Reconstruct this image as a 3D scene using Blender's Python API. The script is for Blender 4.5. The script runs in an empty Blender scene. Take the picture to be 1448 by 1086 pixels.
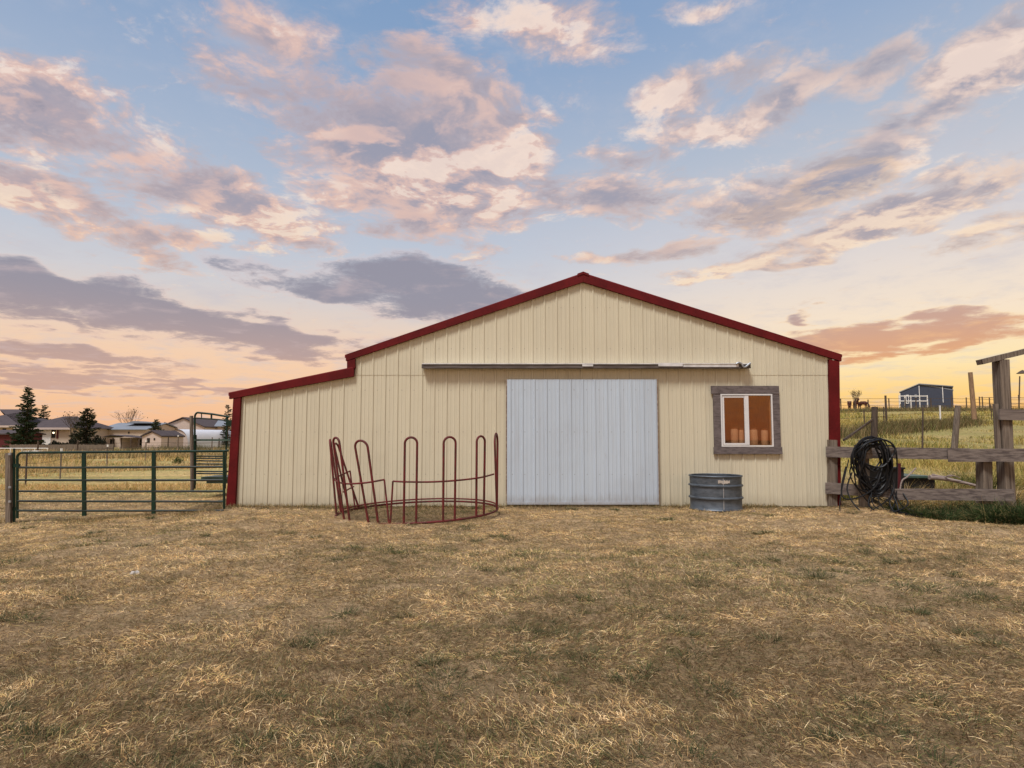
import bpy, math, random
import numpy as np
from mathutils import Vector
R = math.radians
rnd = random.Random(7)
nr = np.random.default_rng(11)
SC = bpy.context.scene
COL = SC.collection

# ------------------------------------------------------------------ camera
FPX, W0, H0 = 850.0, 1448.0, 1086.0
PITCH, EYE, HOR = R(4.0), 1.25, 620.0
AXY = HOR - FPX * math.tan(PITCH)
cam_d = bpy.data.cameras.new('camera'); cam = bpy.data.objects.new('camera', cam_d); COL.objects.link(cam)
cam.location = (0, 0, EYE); cam.rotation_euler = (R(90) + PITCH, 0, 0)
cam_d.sensor_width = 36; cam_d.lens = FPX / W0 * 36; cam_d.shift_y = (AXY - H0 / 2) / W0
cam_d.clip_start = 0.05; cam_d.clip_end = 6000
SC.camera = cam
SC.view_settings.view_transform = 'Standard'; SC.view_settings.look = 'None'
SC.view_settings.exposure = 0.0; SC.view_settings.gamma = 1.0

def ray(px, py):
    xc, yc = (px - W0 / 2) / FPX, (AXY - py) / FPX
    return Vector((xc, math.cos(PITCH) - yc * math.sin(PITCH), math.sin(PITCH) + yc * math.cos(PITCH)))
def at(px, py, Y):
    """the world point that lies at depth Y in the direction of a photo pixel"""
    d = ray(px, py); t = Y / d.y
    return Vector((d.x * t, Y, EYE + d.z * t))

# ------------------------------------------------------------------ sun
SUN_AZ, SUN_EL = R(212), R(60)          # azimuth from +Y towards +X
sd = bpy.data.lights.new('sun', 'SUN'); sun = bpy.data.objects.new('sun', sd); COL.objects.link(sun)
sd.energy = 3.5; sd.angle = R(14); sd.color = (1.0, 0.99, 0.96)
sdir = Vector((math.sin(SUN_AZ) * math.cos(SUN_EL), math.cos(SUN_AZ) * math.cos(SUN_EL), math.sin(SUN_EL)))
sun.rotation_euler = sdir.to_track_quat('Z', 'Y').to_euler(); sun.location = sdir * 60 + Vector((0, 0, 20))

# ------------------------------------------------------------------ world
def lin(c):
    return tuple(((v / 255) / 12.92 if v / 255 <= 0.04045 else ((v / 255 + 0.055) / 1.055) ** 2.4) for v in c)
class NT:
    def __init__(s, nt): s.nt = nt; s.L = nt.links
    def n(s, t, **k):
        nd = s.nt.nodes.new(t)
        for a, b in k.items(): setattr(nd, a, b)
        return nd
    def put(s, sock, v):
        if isinstance(v, bpy.types.NodeSocket): s.L.new(v, sock)
        elif v is not None: sock.default_value = v
    def m(s, op, a, b=None, c=None, clamp=False):
        nd = s.n('ShaderNodeMath', operation=op, use_clamp=clamp)
        for i, v in enumerate((a, b, c)): s.put(nd.inputs[i], v)
        return nd.outputs[0]
    def vm(s, op, a, b=None, sc=None):
        nd = s.n('ShaderNodeVectorMath', operation=op)
        s.put(nd.inputs[0], a)
        if b is not None: s.put(nd.inputs[1], b)
        if sc is not None: s.put(nd.inputs['Scale'], sc)
        return nd.outputs['Value'] if op in ('DOT_PRODUCT', 'LENGTH', 'DISTANCE') else nd.outputs[0]
    def ss(s, x, a, b, lo=0.0, hi=1.0):
        nd = s.n('ShaderNodeMapRange', interpolation_type='SMOOTHSTEP')
        for k, v in zip(('Value', 'From Min', 'From Max', 'To Min', 'To Max'), (x, a, b, lo, hi)): s.put(nd.inputs[k], v)
        return nd.outputs[0]
    def mix(s, f, a, b, mode='MIX'):
        nd = s.n('ShaderNodeMix', data_type='RGBA', blend_type=mode)
        for i, v in ((0, f), (6, a), (7, b)):
            if isinstance(v, tuple) and len(v) == 3: v = (*v, 1)
            s.put(nd.inputs[i], v)
        return nd.outputs[2]
    def noise(s, v, scale, det=4, rough=.5, dist=0.0, lac=2.0):
        nd = s.n('ShaderNodeTexNoise')
        s.put(nd.inputs['Vector'], v); nd.inputs['Scale'].default_value = scale; nd.inputs['Detail'].default_value = det
        nd.inputs['Roughness'].default_value = rough; nd.inputs['Distortion'].default_value = dist; nd.inputs['Lacunarity'].default_value = lac
        return nd.outputs['Fac']
    def xyz(s, v):
        nd = s.n('ShaderNodeSeparateXYZ'); s.put(nd.inputs[0], v); return nd.outputs
    def comb(s, x, y, z=0.0):
        nd = s.n('ShaderNodeCombineXYZ')
        for i, v in enumerate((x, y, z)): s.put(nd.inputs[i], v)
        return nd.outputs[0]
    def ramp(s, f, stops, mode='LINEAR'):
        nd = s.n('ShaderNodeValToRGB'); cr = nd.color_ramp; cr.interpolation = mode
        while len(cr.elements) < len(stops): cr.elements.new(0.5)
        for e, (p, c) in zip(cr.elements, stops): e.position = p; e.color = (*c, 1)
        s.put(nd.inputs[0], f); return nd.outputs[0]

def azel(px, py):
    d = ray(px, py).normalized()
    return math.degrees(math.atan2(d.x, d.y)), math.degrees(math.asin(d.z))
# sky clouds: (photo x, y, half width, half height, clockwise tilt, strength)
PUFFS = [
 (50,150,125,62,8,1.0),(150,150,60,35,0,.5),(385,40,80,50,0,.8),(390,110,120,60,0,.55),(470,150,80,60,0,.5),(640,130,130,55,15,.9),(570,200,170,80,0,1.0),
 (610,275,170,60,0,1.0),(700,230,90,50,0,.9),(60,275,130,42,8,.95),(210,235,150,50,10,.6),(330,290,150,40,12,.95),
 (190,335,95,36,28,.75),(250,330,60,25,10,.7),(765,45,130,38,5,.7),(660,25,70,30,0,.35),(950,135,60,42,0,.8),(1060,100,120,34,0,.55),(1010,182,110,26,0,.75),
 (1120,130,110,34,-10,.8),(1250,98,75,36,-8,.9),(1410,80,110,48,-18,1.0),(1330,155,75,22,-12,.85),(1240,185,60,20,-20,.8),
 (1200,245,140,48,-18,.9),(1090,285,130,48,0,.85),(1250,315,200,26,-10,.95),(1350,262,110,30,-14,.75),(1400,330,110,22,-8,.6),
 (1110,362,170,14,-7,.9),(920,357,110,13,-4,.8),(850,280,120,34,0,.8),(890,228,60,15,0,.6),(960,300,60,20,0,.4),(1400,240,60,18,-8,.5),
 (80,95,50,20,0,.35),(300,40,50,25,0,.3),(1000,5,80,16,0,.45),(670,358,30,10,0,.5)]
STRATA = [
 (70,415,200,40,6,1.0),(230,445,190,36,9,1.0),(380,475,150,26,8,1.0),(470,410,140,24,2,.8),(590,405,150,42,2,1.0),(690,425,90,40,8,.9),
 (440,478,150,12,4,.7),(90,500,230,18,6,.8),(60,535,260,16,3,.8),(260,545,260,12,4,.75),(90,460,120,12,8,.6),(350,375,120,20,18,.45),
 (1290,475,190,26,-3,1.0),(1180,485,120,24,-2,1.0),(1120,450,42,8,0,.8),(1400,455,80,12,-6,.8),(1160,270,110,36,-10,.6),(1090,290,110,28,0,.5),
 (430,95,120,45,5,.35),(560,130,100,45,0,.35),(60,165,120,34,8,.45),(80,275,110,26,8,.45),(220,250,130,34,10,.45)]
wd = bpy.data.worlds.new('World'); SC.world = wd; wd.use_nodes = True
wt = wd.node_tree; wt.nodes.clear(); N = NT(wt)
D = N.n('ShaderNodeTexCoord').outputs['Generated']
x, y, z = N.xyz(D)
zc = N.m('MAXIMUM', z, 0.0)
el = N.m('MULTIPLY', N.m('ARCSINE', z), 180 / math.pi)
az = N.m('MULTIPLY', N.m('ARCTAN2', x, y), 180 / math.pi)
AE = N.comb(az, el, 0.0)
den = N.m('ADD', zc, 0.10)
PP = N.comb(N.m('DIVIDE', x, den), N.m('DIVIDE', y, den), 0.0)
warp = N.n('ShaderNodeTexNoise'); N.put(warp.inputs['Vector'], PP); warp.inputs['Scale'].default_value = 2.2; warp.inputs['Detail'].default_value = 3
PW = N.vm('ADD', PP, N.vm('SCALE', N.vm('SUBTRACT', warp.outputs['Color'], (.5, .5, .5)), sc=.22))
def masks(lst):
    acc = None
    for (px, py, rx, ry, tilt, st) in lst:
        a0, e0 = azel(px, py)
        a1, _ = azel(px + rx, py); a2, _ = azel(px - rx, py); _, e1 = azel(px, py - ry); _, e2 = azel(px, py + ry)
        mp = N.n('ShaderNodeMapping', vector_type='TEXTURE')
        N.put(mp.inputs[0], AEW)
        mp.inputs['Location'].default_value = (a0, e0, 0); mp.inputs['Rotation'].default_value = (0, 0, -R(tilt))
        mp.inputs['Scale'].default_value = ((a1 - a2) / 2 * 1.25, (e1 - e2) / 2 * 1.25, 1)
        g = N.n('ShaderNodeTexGradient', gradient_type='SPHERICAL'); N.put(g.inputs[0], mp.outputs[0])
        v = N.m('MULTIPLY', N.m('POWER', g.outputs['Fac'], .6), st)
        acc = v if acc is None else N.m('MAXIMUM', acc, v)
    return acc
wp2 = N.n('ShaderNodeTexNoise'); N.put(wp2.inputs['Vector'], PP); wp2.inputs['Scale'].default_value = 3.5; wp2.inputs['Detail'].default_value = 2
AEW = N.vm('ADD', AE, N.vm('MULTIPLY', N.vm('SUBTRACT', wp2.outputs['Color'], (.5, .5, .5)), (9, 4, 0)))
mA = masks(PUFFS); mB = masks(STRATA)
back = N.ss(y, 0.25, -0.35)
n1 = N.noise(PW, 8.0, 9, .62)
nF = N.noise(PW, 30.0, 5, .65)
n1 = N.m('ADD', N.m('MULTIPLY', n1, .66), N.m('MULTIPLY', nF, .34))
SHIFT = (-.03, -.075, 0)
PW2 = N.vm('ADD', PW, SHIFT)
n2 = N.m('ADD', N.m('MULTIPLY', N.noise(PW2, 8.0, 6, .62), .66), N.m('MULTIPLY', nF, .34))
nS = N.m('ADD', N.m('MULTIPLY', N.noise(N.vm('ADD', PW, (3.1, 7.7, 0)), 2.2, 8, .66), .72), N.m('MULTIPLY', nF, .28))
covA = N.m('ADD', mA, N.m('MULTIPLY', back, .42))
covB = N.m('ADD', mB, N.m('MULTIPLY', back, .25))
dA = N.ss(N.m('ADD', N.m('MULTIPLY', n1, 1.9), covA), 1.0, 1.64)
dB = N.ss(N.m('ADD', N.m('MULTIPLY', nS, 1.2), covB), .84, 1.28)
wisp = N.ss(N.noise(PW, 3.0, 6, .65), .46, .75)
# clear sky
e01 = N.m('DIVIDE', el, 50.0, clamp=True)
skyL = N.ramp(e01, [(0, lin((238,180,138))), (.03, lin((244,190,148))), (.08, lin((246,200,160))), (.14, lin((244,206,174))), (.20, lin((230,208,192))), (.27, lin((208,206,210))), (.34, lin((190,198,212))), (.45, lin((174,187,207))), (.6, lin((152,172,201))), (.7, lin((132,160,196))), (1, lin((104,140,186)))])
skyR = N.ramp(e01, [(0, lin((235,150,88))), (.03, lin((246,176,102))), (.07, lin((255,210,128))), (.12, lin((254,228,176))), (.20, lin((246,226,202))), (.28, lin((230,218,210))), (.36, lin((210,207,212))), (.48, lin((184,192,206))), (.66, lin((150,171,201))), (1, lin((105,140,190)))])
azf = N.ss(az, -12, 36)
sky = N.mix(azf, skyL, skyR)
sky = N.mix(N.m('MULTIPLY', wisp, .45), sky, lin((196, 194, 204)))
# puffs: lit side towards the low sun, grey-mauve where thick
core = N.ss(N.m('ADD', N.m('MULTIPLY', n1, 1.9), covA), 1.22, 1.86)
lowN = N.noise(N.vm('ADD', PW, (9.2, 1.7, 0)), 2.1, 3, .5)
la = N.noise(PW, 5.5, 4, .55); lb = N.noise(PW2, 5.5, 4, .55)
dl_ = N.m('ADD', N.m('SUBTRACT', la, lb), N.m('MULTIPLY', N.m('SUBTRACT', N.m('ADD', nF, N.m('MULTIPLY', N.m('SUBTRACT', n1, n2), 2.0)), .5), .36))
GLOW = [(640,125,80,34,0,1),(725,200,70,55,0,1),(610,258,150,42,0,1),(540,292,90,22,0,1),(75,118,80,32,0,1),(400,30,60,34,0,1),(335,298,120,26,8,1),(70,285,110,18,0,1),(260,300,70,22,0,.8),
 (950,150,50,30,0,1),(1020,185,100,20,0,1),(1400,90,100,40,-10,1),(1260,100,60,24,0,1),(1250,330,200,18,-8,1),(1295,222,70,28,-20,1),(1120,360,170,12,-6,1),(770,40,100,34,0,1),(1180,118,70,18,0,.8),(1345,158,70,16,0,1)]
GREY = [(505,165,120,70,0,1),(380,125,85,60,0,1),(55,168,90,34,0,1),(220,245,140,34,8,1),(1080,90,110,42,0,1),(1180,262,130,38,-18,1),(1080,287,95,32,0,1),(840,280,90,26,0,1),(220,352,70,24,20,1),(130,265,60,20,0,.7)]
gm = N.m('SUBTRACT', N.m('MULTIPLY', masks(GLOW), .60), N.m('MULTIPLY', masks(GREY), .75))
lit = N.m('MULTIPLY', N.ss(N.m('ADD', dl_, N.m('MULTIPLY', gm, .12)), -.13, .19), N.m('ADD', N.ss(lowN, .34, .56, .35, 1.0), N.m('MULTIPLY', gm, .45)), clamp=True)
lowf = N.ss(el, 4, 26)
peach = N.mix(lowf, lin((255, 198, 146)), lin((255, 208, 182)))
peachR = N.mix(azf, peach, N.mix(lowf, lin((255, 216, 160)), lin((255, 226, 204))))
mauve = N.mix(lowf, lin((186, 164, 162)), lin((146, 150, 170)))
shade = N.mix(N.m('MULTIPLY', core, .85), N.mix(.35, mauve, peachR), mauve)
peachR = N.mix(N.ss(lit, .62, 1.0), peachR, N.mix(lowf, lin((255, 226, 178)), lin((255, 230, 212))))
shade = N.mix(N.ss(lit, .0, .5, 0, .55), shade, lin((196, 176, 180)))
cA = N.mix(N.m('MULTIPLY', lit, N.m('SUBTRACT', 1.0, N.m('MULTIPLY', core, .30)), clamp=True), shade, peachR)
sky = N.mix(N.m('MULTIPLY', dA, .93), sky, cA)
# flat dark strata, orange to the right where the sun is setting
strat = N.mix(N.ss(az, 18, 30), N.mix(N.ss(el, 3, 13), lin((200,162,148)), lin((143,140,155))), N.mix(N.ss(el, 4, 16), lin((228,158,105)), lin((152,154,172))))
edge = N.ss(dB, .05, .75)
strat = N.mix(N.ss(N.noise(N.vm('ADD', PW, (0.4, 2.7, 0)), 3.4, 6, .62), .50, .72, 0, .5), strat, N.mix(azf, lin((206, 184, 184)), lin((244, 186, 130))))
strat = N.mix(edge, N.mix(azf, lin((232,196,186)), lin((255,206,140))), strat)
sky = N.mix(N.m('MULTIPLY', dB, .90), sky, strat)
# warm bright evening sky behind the camera
warm = N.mix(N.ss(el, 3, 35), (1.15, 1.05, .95), (.92, 1.02, 1.08))
sky = N.mix(back, sky, N.mix(1.0, sky, warm, 'MULTIPLY'))
grd = N.ss(el, -0.5, -2.5)
sky = N.mix(grd, sky, (.16, .12, .07))
nis = N.n('ShaderNodeTexSky', sky_type='NISHITA'); nis.sun_disc = False
nis.sun_elevation = R(3); nis.sun_rotation = SUN_AZ; nis.altitude = 1800
bg1 = N.n('ShaderNodeBackground'); N.put(bg1.inputs[0], sky); bg1.inputs[1].default_value = 1.0
bg2 = N.n('ShaderNodeBackground'); N.put(bg2.inputs[0], nis.outputs[0]); bg2.inputs[1].default_value = 0.004
ad = N.n('ShaderNodeAddShader'); N.L.new(bg1.outputs[0], ad.inputs[0]); N.L.new(bg2.outputs[0], ad.inputs[1])
wo = N.n('ShaderNodeOutputWorld'); N.L.new(ad.outputs[0], wo.inputs[0])
wd.cycles.sampling_method = 'MANUAL'; wd.cycles.sample_map_resolution = 512

# ------------------------------------------------------------------ materials
def mat(name, col, rough=.7, metal=0.0, var=.12, vscale=3.0, stretch=(1, 1, 1), col2=None, bump=0.0, bscale=20, spec=.35, fine=0.0):
    m = bpy.data.materials.new(name); m.use_nodes = True
    t = NT(m.node_tree); b = m.node_tree.nodes['Principled BSDF']
    tc = t.n('ShaderNodeTexCoord').outputs['Object']
    v = t.vm('MULTIPLY', tc, stretch)
    nz = t.noise(v, vscale, 5, .6)
    c2 = col2 or tuple(c * .55 for c in col)
    f = t.m('MULTIPLY', t.ss(nz, .38, .68), var * 3 if not col2 else 1.0, clamp=True)
    c = t.mix(f, col, c2)
    if fine:
        nf = t.noise(v, vscale * 9, 3, .7)
        c = t.mix(t.m('MULTIPLY', t.ss(nf, .45, .7), fine), c, tuple(k * .4 for k in col))
    t.put(b.inputs['Base Color'], c)
    b.inputs['Roughness'].default_value = rough; b.inputs['Metallic'].default_value = metal
    b.inputs['Specular IOR Level'].default_value = spec
    if bump:
        bp = t.n('ShaderNodeBump'); bp.inputs['Strength'].default_value = bump; bp.inputs['Distance'].default_value = .01
        t.put(bp.inputs['Height'], t.noise(v, bscale, 4, .6)); t.L.new(bp.outputs[0], b.inputs['Normal'])
    return m
def siding_mat(name, col, dirt, panel=.23, dirt_amt=.5):
    """painted ribbed steel: sheets of slightly different tone, run marks, splash dirt near the ground"""
    m = bpy.data.materials.new(name); m.use_nodes = True
    t = NT(m.node_tree); b = m.node_tree.nodes['Principled BSDF']
    tc = t.n('ShaderNodeTexCoord').outputs['Object']
    X, Y, Z = t.xyz(tc)
    s = t.m('FLOOR', t.m('DIVIDE', t.m('ADD', X, Y), panel * 4))
    wn = t.n('ShaderNodeTexWhiteNoise', noise_dimensions='1D'); t.put(wn.inputs['W'], s)
    c = t.mix(t.m('MULTIPLY', wn.outputs[0], .13), col, tuple(k * .6 for k in col))
    run = t.noise(t.vm('MULTIPLY', tc, (14, 14, .35)), 1.0, 5, .65)
    c = t.mix(t.m('MULTIPLY', t.ss(run, .48, .78), .34), c, dirt)
    blot = t.noise(tc, .9, 5, .6)
    c = t.mix(t.m('MULTIPLY', t.ss(blot, .45, .75), .22), c, dirt)
    sp = t.m('ADD', Z, t.m('MULTIPLY', t.noise(t.vm('MULTIPLY', tc, (6, 6, 2)), 1.5, 5, .7), -.35))
    c = t.mix(t.m('MULTIPLY', t.ss(sp, .10, -.17), dirt_amt), c, dirt)
    # rows of screw heads beside every rib
    fx = t.m('ABSOLUTE', t.m('SUBTRACT', t.m('FRACT', t.m('DIVIDE', t.m('ADD', X, 40.0), .2295)), .5)); fz = t.m('ABSOLUTE', t.m('SUBTRACT', t.m('FRACT', t.m('DIVIDE', t.m('ADD', Z, 9.16), .78)), .5))
    dot = t.m('MULTIPLY', t.m('LESS_THAN', fx, .030), t.m('LESS_THAN', fz, .0095))
    c = t.mix(t.m('MULTIPLY', dot, .55), c, (.12, .10, .08))
    # faint rusty runs below the screws and scuffs
    sc = t.noise(t.vm('MULTIPLY', tc, (3, 3, 1.2)), 3.0, 6, .75)
    c = t.mix(t.m('MULTIPLY', t.ss(sc, .60, .74), .30), c, dirt)
    t.put(b.inputs['Base Color'], c)
    t.put(b.inputs['Roughness'], t.ss(run, .3, .8, .42, .62)); b.inputs['Specular IOR Level'].default_value = .35
    bp = t.n('ShaderNodeBump'); bp.inputs['Strength'].default_value = .25; bp.inputs['Distance'].default_value = .02
    t.put(bp.inputs['Height'], t.noise(t.vm('MULTIPLY', tc, (2, 2, .8)), 2.2, 3, .5)); t.L.new(bp.outputs[0], b.inputs['Normal'])
    return m
M = {}
M['cream'] = siding_mat('cream siding', (.60, .545, .405), (.41, .35, .25))
M['door'] = siding_mat('grey door paint', (.475, .545, .62), (.30, .29, .29), dirt_amt=.8)
M['red'] = mat('red trim', (.125, .008, .009), .6, var=.22, vscale=2.2, fine=.3, spec=.15, bump=.3, bscale=3)
M['redroof'] = mat('red roof', (.20, .012, .018), .5, var=.1)
M['wood_x'] = mat('grey timber boards', (.20, .16, .135), .85, stretch=(.4, 4, 11), vscale=3, col2=(.075, .055, .05), bump=.5, bscale=14, fine=.5)
M['wood_z'] = mat('grey timber posts', (.21, .165, .125), .85, stretch=(11, 11, .5), vscale=3, col2=(.08, .057, .043), bump=.5, bscale=14, fine=.5)
M['tanwood'] = mat('tan timber', (.30, .19, .11), .85, stretch=(9, 9, 1), vscale=3, col2=(.16, .10, .06), bump=.4)
M['darkwood'] = mat('dark timber', (.10, .070, .05), .85, stretch=(9, 9, 1), vscale=3, col2=(.05, .035, .025), bump=.4)
M['trimwood'] = mat('window boards', (.16, .13, .125), .85, stretch=(2, 4, 7), vscale=4, col2=(.085, .066, .062), bump=.4, fine=.5)
M['vinyl'] = mat('white vinyl', (.66, .64, .63), .4, var=.05)
M['galv'] = mat('galvanised steel', (.12, .14, .165), .5, .5, var=.25, vscale=7, col2=(.075, .088, .105), stretch=(1, 1, 2.5), bump=.15, bscale=8, fine=.3)
M['galvlight'] = mat('worn galvanised seam', (.42, .44, .47), .45, .6, var=.3, vscale=20)
M['oxide'] = mat('dark red painted tube', (.14, .013, .014), .6, var=.2, vscale=9, col2=(.065, .022, .014), fine=.5)
M['green'] = mat('dark green enamel', (.006, .030, .018), .45, var=.2, vscale=9, col2=(.010, .022, .014), fine=.25, spec=.25)
M['gatebar'] = mat('worn green rails', (.014, .030, .022), .45, var=.2, vscale=6, col2=(.028, .026, .022), stretch=(.6, 1, 1))
M['black'] = mat('black rubber', (.007, .007, .008), .5, var=.1, spec=.3)
M['blackpl'] = mat('black plastic', (.012, .011, .011), .6, var=.1)
M['white'] = mat('white paint', (.75, .73, .70), .6, var=.1)
M['trackm'] = mat('weathered track steel', (.085, .068, .06), .6, .3, var=.3, vscale=4, col2=(.15, .13, .12), stretch=(.8, 1, 6))
M['silver'] = mat('bright flashing', (.70, .69, .68), .5, .15, var=.2, vscale=5)
M['rust'] = mat('rusty steel edge', (.17, .10, .065), .85, var=.3, vscale=14, col2=(.36, .28, .2), stretch=(1, 1, 1.2))
M['grnpaint'] = mat('dull green steel', (.05, .085, .065), .5, var=.2)
M['navy'] = mat('navy steel', (.045, .055, .085), .5, var=.1)
M['beige'] = mat('beige wall', (.50, .40, .32), .7, var=.08, vscale=.3)
M['pinkish'] = mat('pale wall', (.52, .42, .37), .7, var=.08, vscale=.3)
M['shingle'] = mat('brown shingles', (.075, .055, .055), .85, var=.15, vscale=1.5)
M['bluegrey'] = mat('grey metal roof', (.22, .235, .26), .5, var=.1, vscale=.5)
M['whiteroof'] = mat('white steel roof', (.62, .62, .66), .5, var=.08, vscale=.5)
M['darkgap'] = mat('dark opening', (.02, .017, .015), .9)
M['maroon'] = mat('maroon paint', (.09, .012, .014), .7)
M['bark'] = mat('bark', (.09, .065, .045), .9, vscale=5, stretch=(3, 3, 1), bump=.5)
M['horse'] = mat('bay horse coat', (.085, .022, .014), .6, var=.2)
M['stone'] = mat('pale stone', (.5, .44, .38), .8, var=.2, vscale=8, bump=.5)
M['deadwood'] = mat('bleached dead wood', (.34, .27, .24), .85, stretch=(.5, 4, 6), vscale=5, col2=(.19, .14, .12), bump=.4)
M['dirt'] = mat('bare dirt', (.10, .07, .045), .95, bump=.6)
# clear window glass, its mirror share tinted orange to paint in a sunset reflection
g = bpy.data.materials.new('window glass'); g.use_nodes = True; t = NT(g.node_tree); t.nt.nodes.remove(t.nt.nodes['Principled BSDF'])
gl = t.n('ShaderNodeBsdfGlossy'); gl.inputs['Color'].default_value = (1, .58, .40, 1); gl.inputs['Roughness'].default_value = .02
tp = t.n('ShaderNodeBsdfTransparent'); tp.inputs[0].default_value = (.80, .70, .60, 1)
mx = t.n('ShaderNodeMixShader'); mx.inputs[0].default_value = .11; t.L.new(tp.outputs[0], mx.inputs[1]); t.L.new(gl.outputs[0], mx.inputs[2])
t.L.new(mx.outputs[0], t.nt.nodes['Material Output'].inputs[0]); M['glass'] = g
def attr_mat(name, rough=.85, trans=0.0):
    m = bpy.data.materials.new(name); m.use_nodes = True; t = NT(m.node_tree); b = m.node_tree.nodes['Principled BSDF']
    a = t.n('ShaderNodeAttribute', attribute_name='tone'); t.put(b.inputs['Base Color'], a.outputs['Color'])
    b.inputs['Roughness'].default_value = rough; b.inputs['Specular IOR Level'].default_value = .12
    if trans:
        tr = t.n('ShaderNodeBsdfTranslucent'); t.put(tr.inputs[0], a.outputs['Color'])
        mx = t.n('ShaderNodeMixShader'); mx.inputs[0].default_value = trans
        t.L.new(b.outputs[0], mx.inputs[1]); t.L.new(tr.outputs[0], mx.inputs[2])
        t.L.new(mx.outputs[0], m.node_tree.nodes['Material Output'].inputs[0])
    return m
M['blade'] = attr_mat('grass blades', trans=.38)
M['leaf'] = attr_mat('needles and leaves', trans=.1)

# ------------------------------------------------------------------ mesh helpers
class MB:
    def __init__(s): s.v = []; s.f = []; s.sm = False
    def add(s, vs, fs):
        o = len(s.v); s.v += [tuple(v) for v in vs]; s.f += [tuple(i + o for i in f) for f in fs]
    def box(s, x0, x1, y0, y1, z0, z1):
        vs = [(x, y, z) for z in (z0, z1) for y in (y0, y1) for x in (x0, x1)]
        s.add(vs, [(0, 2, 3, 1), (4, 5, 7, 6), (0, 1, 5, 4), (2, 6, 7, 3), (0, 4, 6, 2), (1, 3, 7, 5)]); return s
    def prism(s, poly, y0, y1):
        """poly of (x, z), extruded along y"""
        n = len(poly); vs = [(x, y0, z) for x, z in poly] + [(x, y1, z) for x, z in poly]
        fs = [tuple(range(n)), tuple(range(2 * n - 1, n - 1, -1))] + [(i, i + n, (i + 1) % n + n, (i + 1) % n) for i in range(n)]
        s.add(vs, fs); return s
    def beam(s, a, b, w, h, up=Vector((0, 0, 1)), jit=0.0):
        """board from a to b, w wide sideways, h high along up; a few segments with slight wobble"""
        a, b = Vector(a), Vector(b); d = (b - a).normalized(); side = d.cross(up).normalized(); u = side.cross(d).normalized()
        n = 6 if jit else 1; vs = []; fs = []
        for i in range(n + 1):
            c = a.lerp(b, i / n) + side * rnd.uniform(-jit, jit) + u * rnd.uniform(-jit, jit)
            for sx, sz in ((-1, -1), (1, -1), (1, 1), (-1, 1)): vs.append(c + side * sx * w / 2 + u * sz * h / 2)
        for i in range(n):
            for k in range(4): fs.append((i * 4 + k, i * 4 + (k + 1) % 4, i * 4 + 4 + (k + 1) % 4, i * 4 + 4 + k))
        fs += [(3, 2, 1, 0), tuple(n * 4 + k for k in range(4))]
        s.add(vs, fs); return s
    def tube(s, pts, r, seg=8, closed=False, taper=None):
        pts = [Vector(p) for p in pts]; n = len(pts); vs = []; fs = []; prev = None
        for i, p in enumerate(pts):
            d = (pts[(i + 1) % n] - pts[i - 1]) if closed else (pts[min(i + 1, n - 1)] - pts[max(i - 1, 0)])
            d.normalize()
            if prev is None:
                prev = d.orthogonal().normalized()
            u = prev - d * prev.dot(d)
            u = u.normalized() if u.length > 1e-6 else d.orthogonal().normalized()
            prev = u; w = d.cross(u); rr = r if taper is None else r + (taper - r) * i / (n - 1)
            for k in range(seg):
                t = 2 * math.pi * k / seg; vs.append(p + u * math.cos(t) * rr + w * math.sin(t) * rr)
        m = n if closed else n - 1
        for i in range(m):
            j = (i + 1) % n
            for k in range(seg): fs.append((i * seg + k, i * seg + (k + 1) % seg, j * seg + (k + 1) % seg, j * seg + k))
        if not closed: fs += [tuple(range(seg - 1, -1, -1)), tuple((n - 1) * seg + k for k in range(seg))]
        s.add(vs, fs); s.sm = True; return s
    def lathe(s, c, prof, seg=48):
        vs = []; fs = []; n = len(prof)
        for k in range(seg):
            t = 2 * math.pi * k / seg
            for r, z in prof: vs.append((c[0] + r * math.cos(t), c[1] + r * math.sin(t), c[2] + z))
        for k in range(seg):
            j = (k + 1) % seg
            for i in range(n - 1): fs.append((k * n + i, j * n + i, j * n + i + 1, k * n + i + 1))
        s.add(vs, fs); s.sm = True; return s
def spline(pts, n=8):
    pts = [Vector(p) for p in pts]; out = []
    for i in range(len(pts) - 1):
        p0, p1, p2, p3 = pts[max(i - 1, 0)], pts[i], pts[i + 1], pts[min(i + 2, len(pts) - 1)]
        for k in range(n):
            t = k / n
            out.append(.5 * ((2 * p1) + (p2 - p0) * t + (2 * p0 - 5 * p1 + 4 * p2 - p3) * t * t + (3 * p1 - p0 - 3 * p2 + p3) * t ** 3))
    out.append(pts[-1]); return out
def wloc(o):
    v = Vector((0, 0, 0))
    while o is not None: v += o.location; o = o.parent
    return v
def link(name, me, material, parent=None, loc=(0, 0, 0)):
    o = bpy.data.objects.new(name, me); COL.objects.link(o)
    if material: me.materials.append(M[material])
    if parent is not None: o.parent = parent
    else: o.location = loc
    return o
def obj(name, mb, material, parent=None, loc=(0, 0, 0)):
    """builder coordinates are world coordinates; the mesh is stored relative to its thing's base"""
    off = wloc(parent) if parent is not None else Vector(loc)
    me = bpy.data.meshes.new(name)
    me.from_pydata([(v[0] - off.x, v[1] - off.y, v[2] - off.z) for v in mb.v], [], mb.f)
    if mb.sm:
        me.shade_smooth()
        me.set_sharp_from_angle(angle=R(50))
    me.update()
    return link(name, me, material, parent, loc)
def tag(o, label=None, cat=None, group=None, kind=None):
    if label: o['label'] = label
    if cat: o['category'] = cat
    if group: o['group'] = group
    if kind: o['kind'] = kind
    return o
def thing(name, label, cat, loc, group=None):
    o = bpy.data.objects.new(name, None); COL.objects.link(o); o.location = loc; o.empty_display_size = .1
    return tag(o, label, cat, group)
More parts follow.
